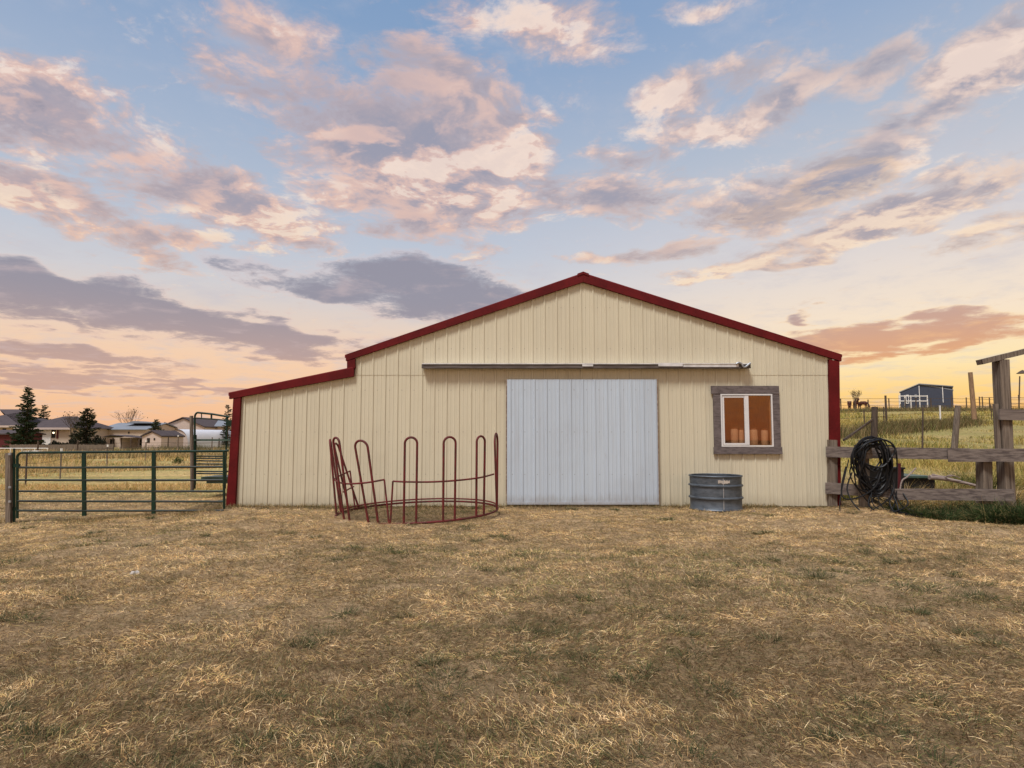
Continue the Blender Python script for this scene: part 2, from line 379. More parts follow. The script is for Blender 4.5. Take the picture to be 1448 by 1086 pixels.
def np_mesh(name, verts, quads, material, colors=None, smooth=False, parent=None, loc=(0, 0, 0)):
    off = wloc(parent) if parent is not None else Vector(loc)
    verts = np.asarray(verts, dtype=np.float32) - np.array(off, dtype=np.float32)
    me = bpy.data.meshes.new(name); nq = len(quads)
    me.vertices.add(len(verts)); me.vertices.foreach_set('co', verts.ravel())
    me.loops.add(nq * 4); me.loops.foreach_set('vertex_index', np.asarray(quads, dtype=np.int32).ravel())
    me.polygons.add(nq); me.polygons.foreach_set('loop_start', np.arange(0, nq * 4, 4, dtype=np.int32))
    me.polygons.foreach_set('use_smooth', np.full(nq, smooth))
    me.update(calc_edges=True)
    if colors is not None:
        a = me.color_attributes.new('tone', 'FLOAT_COLOR', 'POINT')
        c = np.ones((len(verts), 4), dtype=np.float32); c[:, :3] = colors; a.data.foreach_set('color', c.ravel())
    return link(name, me, material, parent, loc)

# ------------------------------------------------------------------ terrain
YW = 11.2                                   # depth of the barn's front wall
def sst(a, b, v):
    t = np.clip((v - a) / (b - a), 0, 1); return t * t * (3 - 2 * t)
def vnoise(x, y, s, seed=0):
    """smooth value noise"""
    x = np.asarray(x, float) * s + seed * 17.3; y = np.asarray(y, float) * s + seed * 9.1
    xi, yi = np.floor(x), np.floor(y); fx, fy = x - xi, y - yi
    h = lambda a, b: np.modf(np.abs(np.sin(a * 127.1 + b * 311.7 + seed * 74.7) * 43758.5453))[0]
    ux, uy = fx * fx * (3 - 2 * fx), fy * fy * (3 - 2 * fy)
    return (h(xi, yi) * (1 - ux) + h(xi + 1, yi) * ux) * (1 - uy) + (h(xi, yi + 1) * (1 - ux) + h(xi + 1, yi + 1) * ux) * uy
def T(x, y):
    x = np.asarray(x, float); y = np.asarray(y, float)
    z = -.20 * sst(-4.6, -8.0, x)
    w = sst(0, 1, (x - 3) / (6 + .15 * np.maximum(y, 0)))
    hill = np.interp(y, [12.5, 20, 32, 50, 70, 95, 110, 180, 600], [0, .45, 1.25, 2.75, 4.3, 5.9, 6.1, 3.5, 0])
    z = z + w * hill
    z = z - .12 * sst(6.2, 7.2, x) * sst(12.2, 10.8, y) * sst(8.5, 10, y)
    far = sst(12, 20, y)
    z = z + (vnoise(x, y, 1.3, 1) - .5) * .05 * (1 - .5 * far) + (vnoise(x, y, 4.1, 2) - .5) * .042 + (vnoise(x, y, 8, 3) - .5) * .026 * (1 - far)
    z = z + far * (vnoise(x, y, .12, 4) - .5) * .25
    near_wall = sst(.5, .0, np.abs(y - YW)) * sst(-6.2, -5.4, x) * sst(6.4, 5.8, x)
    return z * (1 - .8 * near_wall) - .0
def gz(x, y): return float(T(x, y))
def axis(bps):
    out = []
    for a, b, st in bps: out += list(np.arange(a, b, st))
    return np.array(out + [bps[-1][1]])
gx = axis([(-1500, -300, 150), (-300, -60, 12), (-60, -14, 1.5), (-14, -9, .3), (-9, 9, .09), (9, 14, .3), (14, 90, 1.5), (90, 300, 12), (300, 1500, 150)])
gy = axis([(-400, -40, 60), (-40, -2, 3), (-2, 1.5, .3), (1.5, 12.5, .09), (12.5, 20, .25), (20, 60, 1), (60, 200, 5), (200, 600, 50), (600, 3000, 400)])
GX, GY = np.meshgrid(gx, gy); GZ = T(GX, GY)
nx, ny = len(gx), len(gy)
ii = (np.arange(ny - 1)[:, None] * nx + np.arange(nx - 1)[None, :]).ravel()
M['ground'] = m = bpy.data.materials.new('dry pasture ground'); m.use_nodes = True
t = NT(m.node_tree); b = m.node_tree.nodes['Principled BSDF']
tc = t.n('ShaderNodeTexCoord').outputs['Object']; X, Y, Z = t.xyz(tc)
a1 = t.noise(tc, .55, 5, .6); a2 = t.noise(tc, 3.0, 6, .65); a3 = t.noise(tc, 34, 5, .75)
st = t.noise(t.vm('MULTIPLY', tc, (.07, .42, 1)), 1.0, 5, .6)
c = t.mix(t.ss(a1, .35, .68), (.42, .275, .145), (.54, .375, .21))
c = t.mix(t.m('MULTIPLY', t.ss(a2, .42, .70), .55), c, (.62, .43, .26))
c = t.mix(t.m('MULTIPLY', t.ss(a3, .42, .62), .75), c, (.10, .055, .026))
cf = t.mix(t.ss(st, .36, .60), (.64, .44, .18), (.38, .33, .11))
cf = t.mix(t.m('MULTIPLY', t.ss(a2, .45, .7), .4), cf, (.52, .36, .17))
cf = t.mix(t.m('MULTIPLY', t.ss(t.noise(t.vm('MULTIPLY', tc, (.2, .9, 1)), 1.1, 6, .7), .50, .66), .75), cf, (.20, .15, .06))
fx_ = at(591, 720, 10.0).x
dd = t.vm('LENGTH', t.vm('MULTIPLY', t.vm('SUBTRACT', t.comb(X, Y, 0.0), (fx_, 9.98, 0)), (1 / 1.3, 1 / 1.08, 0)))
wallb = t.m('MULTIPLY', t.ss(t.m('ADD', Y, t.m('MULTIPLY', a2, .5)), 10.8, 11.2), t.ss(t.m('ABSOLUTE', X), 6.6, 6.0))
soil_shade = t.m('MAXIMUM', t.ss(t.m('ADD', dd, t.m('MULTIPLY', a2, .5)), 1.35, .95), wallb)  # dark dirt inside the feeder; contact shade painted along the barn foot
c = t.mix(t.m('MULTIPLY', soil_shade, .75), c, (.085, .052, .030))
c = t.mix(t.ss(t.m('ADD', Y, t.m('MULTIPLY', a1, 4.0)), 10.0, 3.5, 0, .45), c, (.15, .09, .045))
cf = t.mix(t.ss(X, 3, 9, 0, .38), cf, (.22, .19, .065))
a5 = t.noise(t.vm('MULTIPLY', tc, (1, 1.4, 1)), 110, 4, .7, 1.2)
c = t.mix(t.ss(a5, .50, .66, 0, .75), c, (.62, .44, .24))
c = t.mix(t.ss(a5, .47, .36, 0, .7), c, (.07, .042, .02))
c = t.mix(t.ss(t.m('ADD', Y, t.m('MULTIPLY', a1, 3.0)), 14.5, 19.0), c, cf)
a4 = t.noise(t.vm('MULTIPLY', tc, (1, 1.5, 1)), 4.2, 5, .65)
c = t.mix(t.m('MULTIPLY', t.ss(a4, .60, .40), .55), c, (.16, .11, .055))
t.put(b.inputs['Base Color'], c); b.inputs['Roughness'].default_value = .95; b.inputs['Specular IOR Level'].default_value = .1
bp = t.n('ShaderNodeBump'); bp.inputs['Strength'].default_value = .9; bp.inputs['Distance'].default_value = .03
t.put(bp.inputs['Height'], t.m('ADD', a3, a2)); t.L.new(bp.outputs[0], b.inputs['Normal'])
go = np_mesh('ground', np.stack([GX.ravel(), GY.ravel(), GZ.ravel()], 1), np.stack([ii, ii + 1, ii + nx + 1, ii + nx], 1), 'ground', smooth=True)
tag(go, kind='structure')

# ------------------------------------------------------------------ barn
def rib_profile(L, s=.2295, ph=0.0, hh=.016):
    """(distance along the sheet, depth) of ribbed steel: a major rib every s, two shallow ones between"""
    pts = [(0.0, 0.0)]; k = -1
    while True:
        c = ph + k * s
        if c - s > L: break
        for o, d in ((-.022, 0), (-.012, hh), (.012, hh), (.022, 0), (.066, 0), (.072, .004), (.082, .004), (.088, 0), (.140, 0), (.146, .004), (.156, .004), (.162, 0)):
            q = c + o
            if .002 < q < L - .002: pts.append((q, d))
        k += 1
    pts.append((L, 0.0)); return pts
def ribbed(p0, p1, zb, zt, out, ph=0.0, base=0.0, thick=.02, s=.2295, hh=.016):
    """ribbed sheet from p0 to p1 (plan points), between heights zb(t) and zt(t) at distance t, ribs towards out"""
    p0, p1, out = Vector(p0), Vector(p1), Vector(out); L = (p1 - p0).length; d = (p1 - p0) / L
    mb = MB(); pr = rib_profile(L, s, ph, hh); vs = []
    for q, h in pr:
        p = p0 + d * q + out * (base + h)
        zz0, zz1 = zb(q), max(zt(q), zb(q) + .001)
        vs += [(p.x, p.y, zz0), (p.x, p.y, zz1)]
    n = len(pr); pb0 = p0 + out * (base - thick); pb1 = p1 + out * (base - thick)
    fs = [(2 * i, 2 * i + 2, 2 * i + 3, 2 * i + 1) for i in range(n - 1)]
    vs += [(pb0.x, pb0.y, zb(0)), (pb0.x, pb0.y, zt(0)), (pb1.x, pb1.y, zb(L)), (pb1.x, pb1.y, zt(L))]; q = 2 * n
    fs += [(q, q + 1, 1, 0), (2 * n - 2, 2 * n - 1, q + 3, q + 2)]
    mb.add(vs, fs); return mb
def wp(px, py): p = at(px, py, YW); return p.x, p.z
BL, BR = wp(334, 716), wp(1169.5, 714)
TL, LT = wp(342, 562), wp(501, 531)
SU, AP, TR = wp(503, 506), wp(824, 398), wp(1170.5, 506)
xl, xm, xa, xr = BL[0], SU[0], AP[0], TR[0]
BACK = YW + 16
barn = thing('barn', 'cream ribbed metal barn with dark red trim and a grey sliding door', 'barn', ((xl + xr) / 2, YW, 0))
def top(x):
    if x < xm: return TL[1] + (LT[1] - TL[1]) * (x - TL[0]) / (LT[0] - TL[0])
    if x < xa: return SU[1] + (AP[1] - SU[1]) * (x - xm) / (xa - xm)
    return AP[1] + (TR[1] - AP[1]) * (x - xa) / (xr - xa)
ZB = -.0
seam = wp(560, 530.5)[1]
def zb_(q): return .0
obj('wall', ribbed((xl, YW, 0), (xm, YW, 0), lambda q: .0, lambda q: top(xl + q) + .02, (0, -1, 0), ph=.10), 'cream', barn)
ox0, ox1, oz0, oz1 = wp(1021, 600)[0], wp(1089, 600)[0], wp(1054, 629)[1], wp(1054, 560)[1]     # window opening
wm = MB()
for a_, b_, lo, hi in ((xm + .001, ox0, 0, seam + .02), (ox0, ox1, 0, oz0), (ox0, ox1, oz1, seam + .02), (ox1, xr, 0, seam + .02)):
    q = ribbed((a_, YW, 0), (b_, YW, 0), lambda q, lo=lo: lo, lambda q, hi=hi: hi, (0, -1, 0), ph=(xm + .10 - a_) % .2295); wm.add(q.v, q.f)
obj('wall', wm, 'cream', barn)
# gable sheet: needs an extra profile point at the apex
g1 = ribbed((xm, YW, 0), (xa, YW, 0), lambda q: seam, lambda q: top(min(xm + q, xa - 1e-4)) + .02, (0, -1, 0), ph=.10, base=.005)
g2 = ribbed((xa, YW, 0), (xr, YW, 0), lambda q: seam, lambda q: top(xa + q) + .02, (0, -1, 0), ph=(xm + .10 - xa) % .2295, base=.005)
g1.add(g2.v, g2.f); obj('gable_wall', g1, 'cream', barn)
obj('wall', ribbed((xl, BACK, 0), (xl, YW + .002, 0), lambda q: -.25, lambda q: TL[1] + .0, (-1, 0, 0)), 'cream', barn)
obj('wall', ribbed((xr, YW + .002, 0), (xr, BACK, 0), lambda q: -.05, lambda q: TR[1], (1, 0, 0)), 'cream', barn)
obj('wall', ribbed((xr, BACK, 0), (xl, BACK, 0), lambda q: -.2, lambda q: top(xr - q), (0, 1, 0)), 'cream', barn)
obj('wall', ribbed((xm, BACK - .03, 0), (xm, YW + .03, 0), lambda q: LT[1] - .3, lambda q: SU[1], (-1, 0, 0)), 'cream', barn)
def poly(*pp): return [wp(*p) for p in pp]
F0 = YW - .075                               # front face of the trim
# roof sheets
r1 = MB().prism(poly((489, 502.5), (824, 387), (824, 391), (489, 506.5)), F0 + .004, BACK + .1)
r1.prism(poly((824.2, 387), (1188, 502), (1188, 506), (824.2, 391)), F0 + .004, BACK + .1)
obj('roof', r1, 'redroof', barn)
obj('roof', MB().prism(poly((325.5, 555.5), (500, 519.5), (500, 523), (325.5, 560)), F0 + .004, BACK + .1), 'redroof', barn)
obj('ridge_cap', MB().prism(poly((816, 388.5), (824, 385.6), (832, 388.5), (832, 391.8), (824, 389), (816, 391.8)), F0 - .012, BACK + .12), 'red', barn)
obj('rake_trim', MB().prism(poly((490.5, 502), (823.9, 388.3), (823.9, 400), (490.5, 511)), F0, YW - .001), 'red', barn)
obj('rake_trim', MB().prism(poly((824.1, 388.3), (1187, 501.8), (1187, 511.5), (824.1, 400)), F0, YW - .001), 'red', barn)
obj('rake_trim', MB().prism(poly((326.5, 556.3), (501.5, 520.5), (501.5, 532.5), (326.5, 564.5)), F0 + .003, YW - .001), 'red', barn)
obj('corner_trim', MB().prism(poly((492, 511.2), (503.3, 508), (503.3, 521), (492, 521.5)), F0 + .006, YW - .001), 'red', barn)
obj('corner_trim', MB().prism(poly((332, 564), (342.3, 561.5), (334, 717), (321.5, 717.5)), F0 + .012, YW + .10), 'red', barn)
obj('corner_trim', MB().prism(poly((1170.3, 509), (1184.5, 511), (1187, 716), (1171.5, 716)), F0 + .012, YW + .10), 'red', barn)
obj('base_board', MB().box(xl + .02, xr - .02, YW - .004, YW + .02, -.28, .006), 'darkwood', barn)
# sliding door
dl, dr = wp(716.8, 711)[0], wp(930.5, 711)[0]; dz0, dz1 = wp(820, 712)[1], wp(820, 537)[1]
door = obj('sliding_door', ribbed((dl, YW, 0), (dr, YW, 0), lambda q: dz0, lambda q: dz1, (0, -1, 0), ph=.06, base=.062, thick=.025, s=.2245, hh=.016), 'door', barn)
obj('door_edge', MB().box(dl - .02, dl - .001, YW - .068, YW - .024, dz0, dz1), 'rust', door)
obj('door_edge', MB().box(dr + .001, dr + .015, YW - .068, YW - .024, dz0, dz1), 'rust', door)
obj('bottom_rail', MB().box(dl, dr, YW - .088, YW - .064, dz0 - .01, dz0 + .035), 'door', door)
# door track
tx0, tx1 = wp(598, 516)[0], wp(1057, 516)[0]; tz0, tz1 = wp(820, 521.5)[1], wp(820, 515.5)[1]
trk = obj('door_track', MB().box(tx0, tx1, YW - .15, YW - .032, tz0, tz1 - .014).box(tx0, tx1, YW - .152, YW - .145, tz0 - .006, tz0 + .02), 'trackm', barn)
obj('flashing', MB().box(tx0 + .01, tx1, YW - .165, YW - .031, tz1 - .013, tz1 + .004), 'silver', trk)
obj('flashing', MB().box(wp(928, 518)[0], wp(962, 518)[0], YW - .166, YW - .151, tz0 + .028, tz1 + .012), 'silver', trk)
obj('flashing', MB().box(wp(963, 518)[0], wp(1040, 518)[0], YW - .157, YW - .1525, tz0 + .018, tz1 - .010), 'silver', trk)
obj('track_bracket', MB().box(wp(822, 518)[0], wp(837, 518)[0], YW - .172, YW - .1525, tz0 + .026, tz1 - .018), 'silver', trk)
bk = MB()
bx0 = wp(1036, 518)[0]; bx1 = wp(1056, 518)[0]
bk.tube(spline([(bx0, YW - .18, tz1 - .01), (bx0 + .05, YW - .18, tz1 + .012), (bx0 + .10, YW - .18, tz1 - .01), (bx0 + .13, YW - .18, tz0 + .02), (bx0 + .18, YW - .18, tz0 + .02), (bx1, YW - .18, tz1 + .01)]), .017, 6)
obj('track_bracket', bk, 'galvlight', trk)
# window
wx = lambda p: wp(p, 595)[0]; wz = lambda p: wp(1054, p)[1]
win = obj('window', MB().box(wx(1005.5), wx(1101), YW - .060, YW - .022, wz(557), wz(546)), 'trimwood', barn)
obj('trim_board', MB().box(wx(1007.2), wx(1103), YW - .060, YW - .022, wz(642), wz(632)), 'trimwood', win)
obj('trim_board', MB().box(wx(1008), wx(1018), YW - .052, YW - .022, wz(631.8), wz(557.2)), 'trimwood', win)
obj('trim_board', MB().box(wx(1091.5), wx(1101.5), YW - .052, YW - .022, wz(631.8), wz(557.2)), 'trimwood', win)
def frame(x0, x1, z0, z1, w, y0, y1):
    m = MB(); m.box(x0, x1, y0, y1, z0, z0 + w); m.box(x0, x1, y0, y1, z1 - w, z1)
    m.box(x0, x0 + w, y0, y1, z0 + w, z1 - w); m.box(x1 - w, x1, y0, y1, z0 + w, z1 - w); return m
obj('window_frame', frame(wx(1018.2), wx(1091.3), wz(631.6), wz(557.4), .025, YW - .058, YW - .022), 'vinyl', win)
obj('sash', frame(wx(1020.8), wx(1054), wz(629), wz(560), .032, YW - .047, YW - .023), 'vinyl', win)
obj('mullion', MB().box(wx(1052.5), wx(1057.5), YW - .056, YW - .0235, wz(629), wz(560)), 'vinyl', win)
obj('pane', MB().box(wx(1023.5), wx(1051.5), YW - .034, YW - .0245, wz(626.5), wz(562.5)), 'glass', win)
obj('pane', MB().box(wx(1057.3), wx(1089.5), YW - .038, YW - .0245, wz(629.3), wz(560)), 'glass', win)

obj('sill_shelf', MB().box(ox0 - .05, ox1 + .05, YW + .012, YW + .34, oz0 - .04, oz0 - .002), 'tanwood', win)
for k_, (pa, pb, py_, lab) in enumerate(((1033.5, 1043.5, 604.5, 'pale upright stand-in for a reflection in the left window pane, nearer the corner'), (1045, 1051.5, 606, 'narrow pale stand-in for a reflection in the left window pane beside the mullion'),
                                        (1058.5, 1071, 605.5, 'widest pale reflection stand-in behind the right window pane'), (1076.5, 1086, 606.5, 'pale stand-in for a reflection in the right window pane, nearest the right frame'))):
    Yc = YW + .13; xa_, xb_ = at(pa, 615, Yc).x, at(pb, 615, Yc).x; h_ = at(0, py_, Yc).z - oz0; r_ = (xb_ - xa_) / 2; xc_ = (xa_ + xb_) / 2  # added pale forms standing in for shapes mirrored in the glass
    j_ = thing('standin', lab, 'standin', (xc_, Yc, oz0), 'pale stand-ins for reflections in the barn window')
    obj('body', MB().lathe((xc_, Yc, oz0), [(.001, .001), (r_ * .93, .001), (r_, .02), (r_, h_ * .84), (r_ * .8, h_ * .93)], 24), 'white', j_)
    obj('standin_cap', MB().lathe((xc_, Yc, oz0), [(r_ * .84, h_ * .9), (r_ * .84, h_), (.001, h_)], 24), 'tanwood', j_)

# ------------------------------------------------------------------ stock tank
tcx, tcy = at(1012, 700, 10.62).x, 10.62; tz = gz(tcx, 10.3) - .01
tank = thing('stock_tank', 'round galvanised stock tank standing on the grass below the barn window', 'water tank', (tcx, tcy, tz))
rr = .437; pr = [(rr - .012, .0), (rr + .005, .012), (rr + .008, .03), (rr - .006, .045), (rr - .004, .165), (rr - .004, .20), (rr + .020, .215), (rr + .020, .235), (rr - .004, .25), (rr - .002, .40),
      (rr - .004, .41), (rr + .020, .425), (rr + .020, .445), (rr - .004, .46), (rr, .585)]
obj('tank_wall', MB().lathe((tcx, tcy, tz), pr, 72).lathe((tcx, tcy, tz), [(rr - .012, .585), (rr - .014, .06)], 72), 'galv', tank)
obj('rim', MB().tube([(tcx + (rr + .002) * math.cos(a), tcy + (rr + .002) * math.sin(a), tz + .595) for a in np.linspace(0, 2 * math.pi, 73)[:-1]], .014, 8, closed=True), 'galv', tank)
obj('tank_floor', MB().lathe((tcx, tcy, tz), [(0.001, .062), (rr - .015, .06)], 48), 'galv', tank)
sm_ = MB()
a = R(-93)
sm_.box(tcx - .02, tcx - .008, tcy - rr - .0045, tcy - rr + .02, tz + .05, tz + .575)
obj('seam', sm_, 'galvlight', tank)
st_ = MB()
for k in range(10):
    a_ = R(-90) + (k - 4.5) * .045; x_, y_ = tcx + (rr + .001) * math.cos(a_), tcy + (rr + .001) * math.sin(a_)
    st_.box(x_ - .009, x_ + .009, y_ - .003, y_ + .01, tz + .48 + rnd.uniform(0, .02), tz + .545 - rnd.uniform(0, .02))
obj('worn_sticker', st_, 'stone', tank)

# ------------------------------------------------------------------ hay feeder
fcx, fcy, frx, fry = at(591, 720, 10.0).x, 9.98, 1.315, 1.10
def ring(th, dz=0, k=1.0):
    x_, y_ = frx * math.cos(th), -fry * math.sin(th)
    return Vector((fcx + x_ * k, fcy + y_ * k, .055 + .045 * x_ / frx + .045 * y_ / fry + dz))
def th_of(px, front=True):
    best = min(np.linspace(.0, math.pi, 600) if front else np.linspace(math.pi, 2 * math.pi, 600), key=lambda a_: abs(724 + FPX * ring(a_).x / ring(a_).y - px))
    return float(best)
fd = thing('hay_feeder', 'dark red tubular hay ring feeder with bent upright hoops', 'hay feeder', (fcx, fcy, 0))
obj('base_ring', MB().tube([ring(a_) for a_ in np.linspace(0, 2 * math.pi, 97)[:-1]], .017, 8, closed=True).tube([ring(a_, .05, .985) for a_ in np.linspace(math.pi * 1.03, math.pi * 1.97, 60)], .013, 6), 'oxide', fd)
def hoop(b1, b2, t1, t2, py_top):
    """b = photo x where each leg stands on the ring, t = photo x of each leg at the top"""
    a1_, a2_ = (th_of(b) if isinstance(b, (int, float)) else b[0] for b in (b1, b2))
    p1, p2 = ring(a1_), ring(a2_)
    q1, q2 = at(t1, py_top, p1.y), at(t2, py_top, p2.y)
    w = (q2 - q1).length / 2; mid = (q1 + q2) / 2; sd_ = (q2 - q1).normalized(); upv = ((q1 - p1) + (q2 - p2)).normalized()
    c = mid - upv * w; pts = [p1, p1.lerp(c - sd_ * w, .5)]
    for k in range(13):
        a_ = math.pi - math.pi * k / 12; pts.append(c + sd_ * w * math.cos(a_) + upv * w * math.sin(a_))
    pts += [p2.lerp(c + sd_ * w, .5), p2]
    obj('hoop', MB().tube(pts, .0175, 8), 'oxide', fd)
hoop(572.6, 590, 572.6, 590, 618.5); hoop(627.5, 644, 627.5, 644.4, 618); hoop(674, 684.5, 674.3, 685.7, 616.8)
hoop((.13,), (-.16,), 699.5, 703.5, 613)
hoop(523.5, 537, 500.8, 518.5, 623); hoop(489.7, 497.5, 470.4, 479, 619); hoop((3.08,), (3.28,), 466, 467.5, 622); hoop((3.50,), (3.70,), 471.5, 477.5, 627)
hr = MB()
def midp(px, py, Y): return at(px, py, Y)
a0_ = th_of(554)
pts = [midp(555.5, 680.5, ring(a0_).y), midp(572.6, 681.3, ring(th_of(572.6)).y), midp(608, 681.5, ring(th_of(608)).y), midp(644, 679.5, ring(th_of(644)).y),
       midp(678, 675.5, ring(th_of(678)).y), midp(698, 670.5, ring(.13).y)]
hr.tube(spline(pts), .0135, 8); hr.tube([pts[0], ring(a0_)], .0135, 8)
obj('side_rail', hr, 'oxide', fd)
hr = MB()
q = [midp(543.4, 678.2, 9.0), midp(522, 682, 8.93), midp(505, 683.7, 9.0), midp(488.6, 684, 9.2), midp(477, 681, 9.6), midp(473.5, 677, 9.95), midp(481, 672.5, 10.35), midp(495, 666, 10.7)]
hr.tube(spline(q), .0135, 8)
hr.tube([q[0], ring(th_of(552.5))], .0135, 8)
hr.tube([q[-1], ring(th_of(504.5, False))], .0135, 8)
hr.tube([midp(485.5, 695.6, 9.9), midp(500, 688, 10.6)], .013, 8)
obj('side_rail', hr, 'oxide', fd)

# ------------------------------------------------------------------ green gate
GY_ = 10.5
gp = lambda px, py: at(px, py, GY_)
gate = thing('gate', 'dark green tubular farm gate closed against the left barn corner', 'gate', (gp(170, 700).x, GY_, gz(gp(170, 700).x, GY_)))
fr = MB()
fr.tube([gp(24.5, 733), gp(24.5, 650)] + [gp(24.5 + 7 * (1 - math.cos(a_)), 647 - 6.8 * math.sin(a_)) for a_ in np.linspace(0, math.pi / 2, 8)] + [gp(318, 637.8), gp(323, 637)], .021, 8)
fr.tube([gp(316.5, 638), gp(317, 719.5)], .021, 8)
obj('gate_frame', fr, 'green', gate)
for ya, yb in ((661, 660), (678.7, 679), (694.7, 694.7), (708.5, 709.2), (722, 722)):
    obj('rail', MB().tube([gp(25, ya), gp(95, ya + .3), gp(200, (ya + yb) / 2 + .2), gp(316.5, yb)], .0185, 8), 'gatebar', gate)
obj('brace', MB().beam(gp(118.6, 641), gp(119.2, 729.5), .03, .062, Vector((1, 0, 0))), 'green', gate)
obj('brace', MB().beam(gp(217.5, 640), gp(217.2, 726.5), .03, .062, Vector((1, 0, 0))), 'green', gate)
obj('hinge_bar', MB().tube([gp(20, 634), gp(20.2, 738)], .018, 8).box(gp(17, 690).x, gp(26, 690).x, GY_ - .02, GY_ + .02, gp(0, 661).z, gp(0, 656).z).box(gp(17, 690).x, gp(26, 690).x, GY_ - .02, GY_ + .02, gp(0, 722).z, gp(0, 717).z), 'green', gate)
obj('latch', MB().beam(gp(318, 666), gp(322, 667), .03, .03).tube([gp(320, 655), gp(320, 672)], .01, 6), 'green', gate)
gpst = obj('gate_post', MB().beam(at(14.2, 748, 10.48), at(13.3, 640.5, 10.48), .085, .085, Vector((1, 0, 0)), .004), 'wood_z', None, (at(14, 740, 10.48).x, 10.48, -.25))
tag(gpst, 'weathered grey square wooden post holding the left end of the green gate', 'post')
for yy in (642, 689, 709):
    p = at(13.5, yy, 10.42); obj('bracket', MB().box(p.x - .02, p.x + .02, 10.415, 10.435, p.z - .02, p.z + .015), 'galvlight', gpst)

# ------------------------------------------------------------------ livestock chute behind the gate
CY = 14.6
cp = lambda px, py, Y=CY: at(px, py, Y)
ch = thing('loading_chute', 'tall dark tubular livestock chute panel standing behind the green gate', 'livestock chute', (cp(298, 690).x, CY, gz(cp(298, 690).x, CY)))
fr = MB()
fr.tube([cp(275.2, 691), cp(275.5, 592)] + [cp(275.5 + 4.5 * (1 - math.cos(a_)), 590 - 6.5 * math.sin(a_)) for a_ in np.linspace(0, math.pi / 2, 7)] + [cp(300, 585.5), cp(324, 589.5)], .024, 8)
fr.tube([cp(321, 588), cp(318.5, 691)], .020, 8)
obj('chute_frame', fr, 'green', ch)
obj('top_rail', MB().tube([cp(275, 591), cp(300, 592.5), cp(326, 595)], .018, 6).tube([cp(285, 584.8), cp(285, 591.6)], .013, 6).tube([cp(299, 585.6), cp(299, 592.6)], .022, 6), 'gatebar', ch)
obj('platform', MB().box(cp(275, 655).x, cp(327, 655).x, CY - .06, CY + .45, cp(0, 623.5).z, cp(0, 621).z), 'grnpaint', ch)
for yy in (648, 651.5, 656, 666.5, 669.5, 645):
    obj('rail', MB().tube([cp(275, yy), cp(319, yy + .3)], .018, 6), 'gatebar', ch)
obj('side_pipe', MB().tube([cp(275.2, 615), cp(274.2, 686)], .05, 8), 'green', ch)
obj('step', MB().box(cp(276, 655).x, cp(324, 655).x, CY + .3, CY + 1.1, cp(0, 679).z, cp(0, 675.5).z).box(cp(283, 655).x, cp(324, 655).x, CY + .33, CY + .37, cp(0, 685).z, cp(0, 679).z), 'grnpaint', ch)
obj('head_gate', MB().box(cp(320.5, 655).x, cp(328, 655).x, CY - .05, CY + .25, cp(0, 602).z, cp(0, 594).z), 'green', ch)
cpost = obj('fence_post', MB().tube([cp(271.8, 694, 14.4), cp(271.2, 640, 14.4), cp(270.6, 588, 14.4)], .042, 10), 'wood_z', None, (cp(271, 690, 14.4).x, 14.4, -.25))
tag(cpost, 'tall round grey wooden post beside the dark chute behind the gate', 'post')

# ------------------------------------------------------------------ timber rail fence, right
fA, fB = Vector((5.88, 11.10, 0)), Vector((8.75, 9.55, 0)); fdv = (fB - fA).normalized(); fn = Vector((fdv.y, -fdv.x, 0))
if fn.y > 0: fn = -fn
def on_fence(px, off=0.0):
    """plan point of the fence line (pushed off towards the camera) seen at photo x"""
    k = (px - 724) / FPX; A = fA + fn * off; tt = (k * A.y - A.x) / (fdv.x - k * fdv.y); return A + fdv * tt
def fpt(px, py, off=0.0): q = on_fence(px, off); return at(px, py, q.y)
fen = thing('rail_fence', 'weathered grey timber rail fence running right from the barn corner', 'fence', (on_fence(1300).x, on_fence(1300).y, 0))
obj('rail', MB().beam(fpt(1168, 639), fpt(1372, 642.3), .045, .195, jit=.004), 'wood_x', fen)
obj('rail', MB().beam(fpt(1340, 644.2, .05), fpt(1475, 643.5, .05), .045, .21, jit=.004), 'wood_x', fen)
obj('rail', MB().beam(fpt(1167, 690), fpt(1262, 696, .0), .045, .20, jit=.004), 'wood_x', fen)
obj('rail', MB().beam(fpt(1255, 699, .04), fpt(1434, 700, .04), .045, .19, jit=.004), 'wood_x', fen)
def fpost(px, y0, y1, w, off, matn='wood_z', lean=0):
    a_, b_ = fpt(px, y0, off), fpt(px, y1, off); b_.x += lean
    mb = MB().beam(a_, b_, w, w * .9, Vector((1, 0, 0)), .004)
    return obj('post', mb, matn, fen)
fpost(1175.5, 720, 622, .16, -.11)
fpost(1391.5, 712, 651, .17, -.13)
bp_ = on_fence(1222, .06)
obj('post', MB().tube([at(1223, 740, bp_.y), at(1222, 690, bp_.y), at(1221, 652, bp_.y), at(1221.5, 622.5, bp_.y)], .098, 12, taper=.09), 'wood_z', fen)
blk = MB().beam(at(1215.5, 629, bp_.y - .13), at(1215.5, 649, bp_.y - .13), .1, .12, Vector((1, 0, 0)), .012).beam(at(1226, 632, bp_.y - .13), at(1227, 648.5, bp_.y - .13), .1, .13, Vector((1, 0, 0)), .012)
obj('wood_block', blk, 'wood_z', fen)
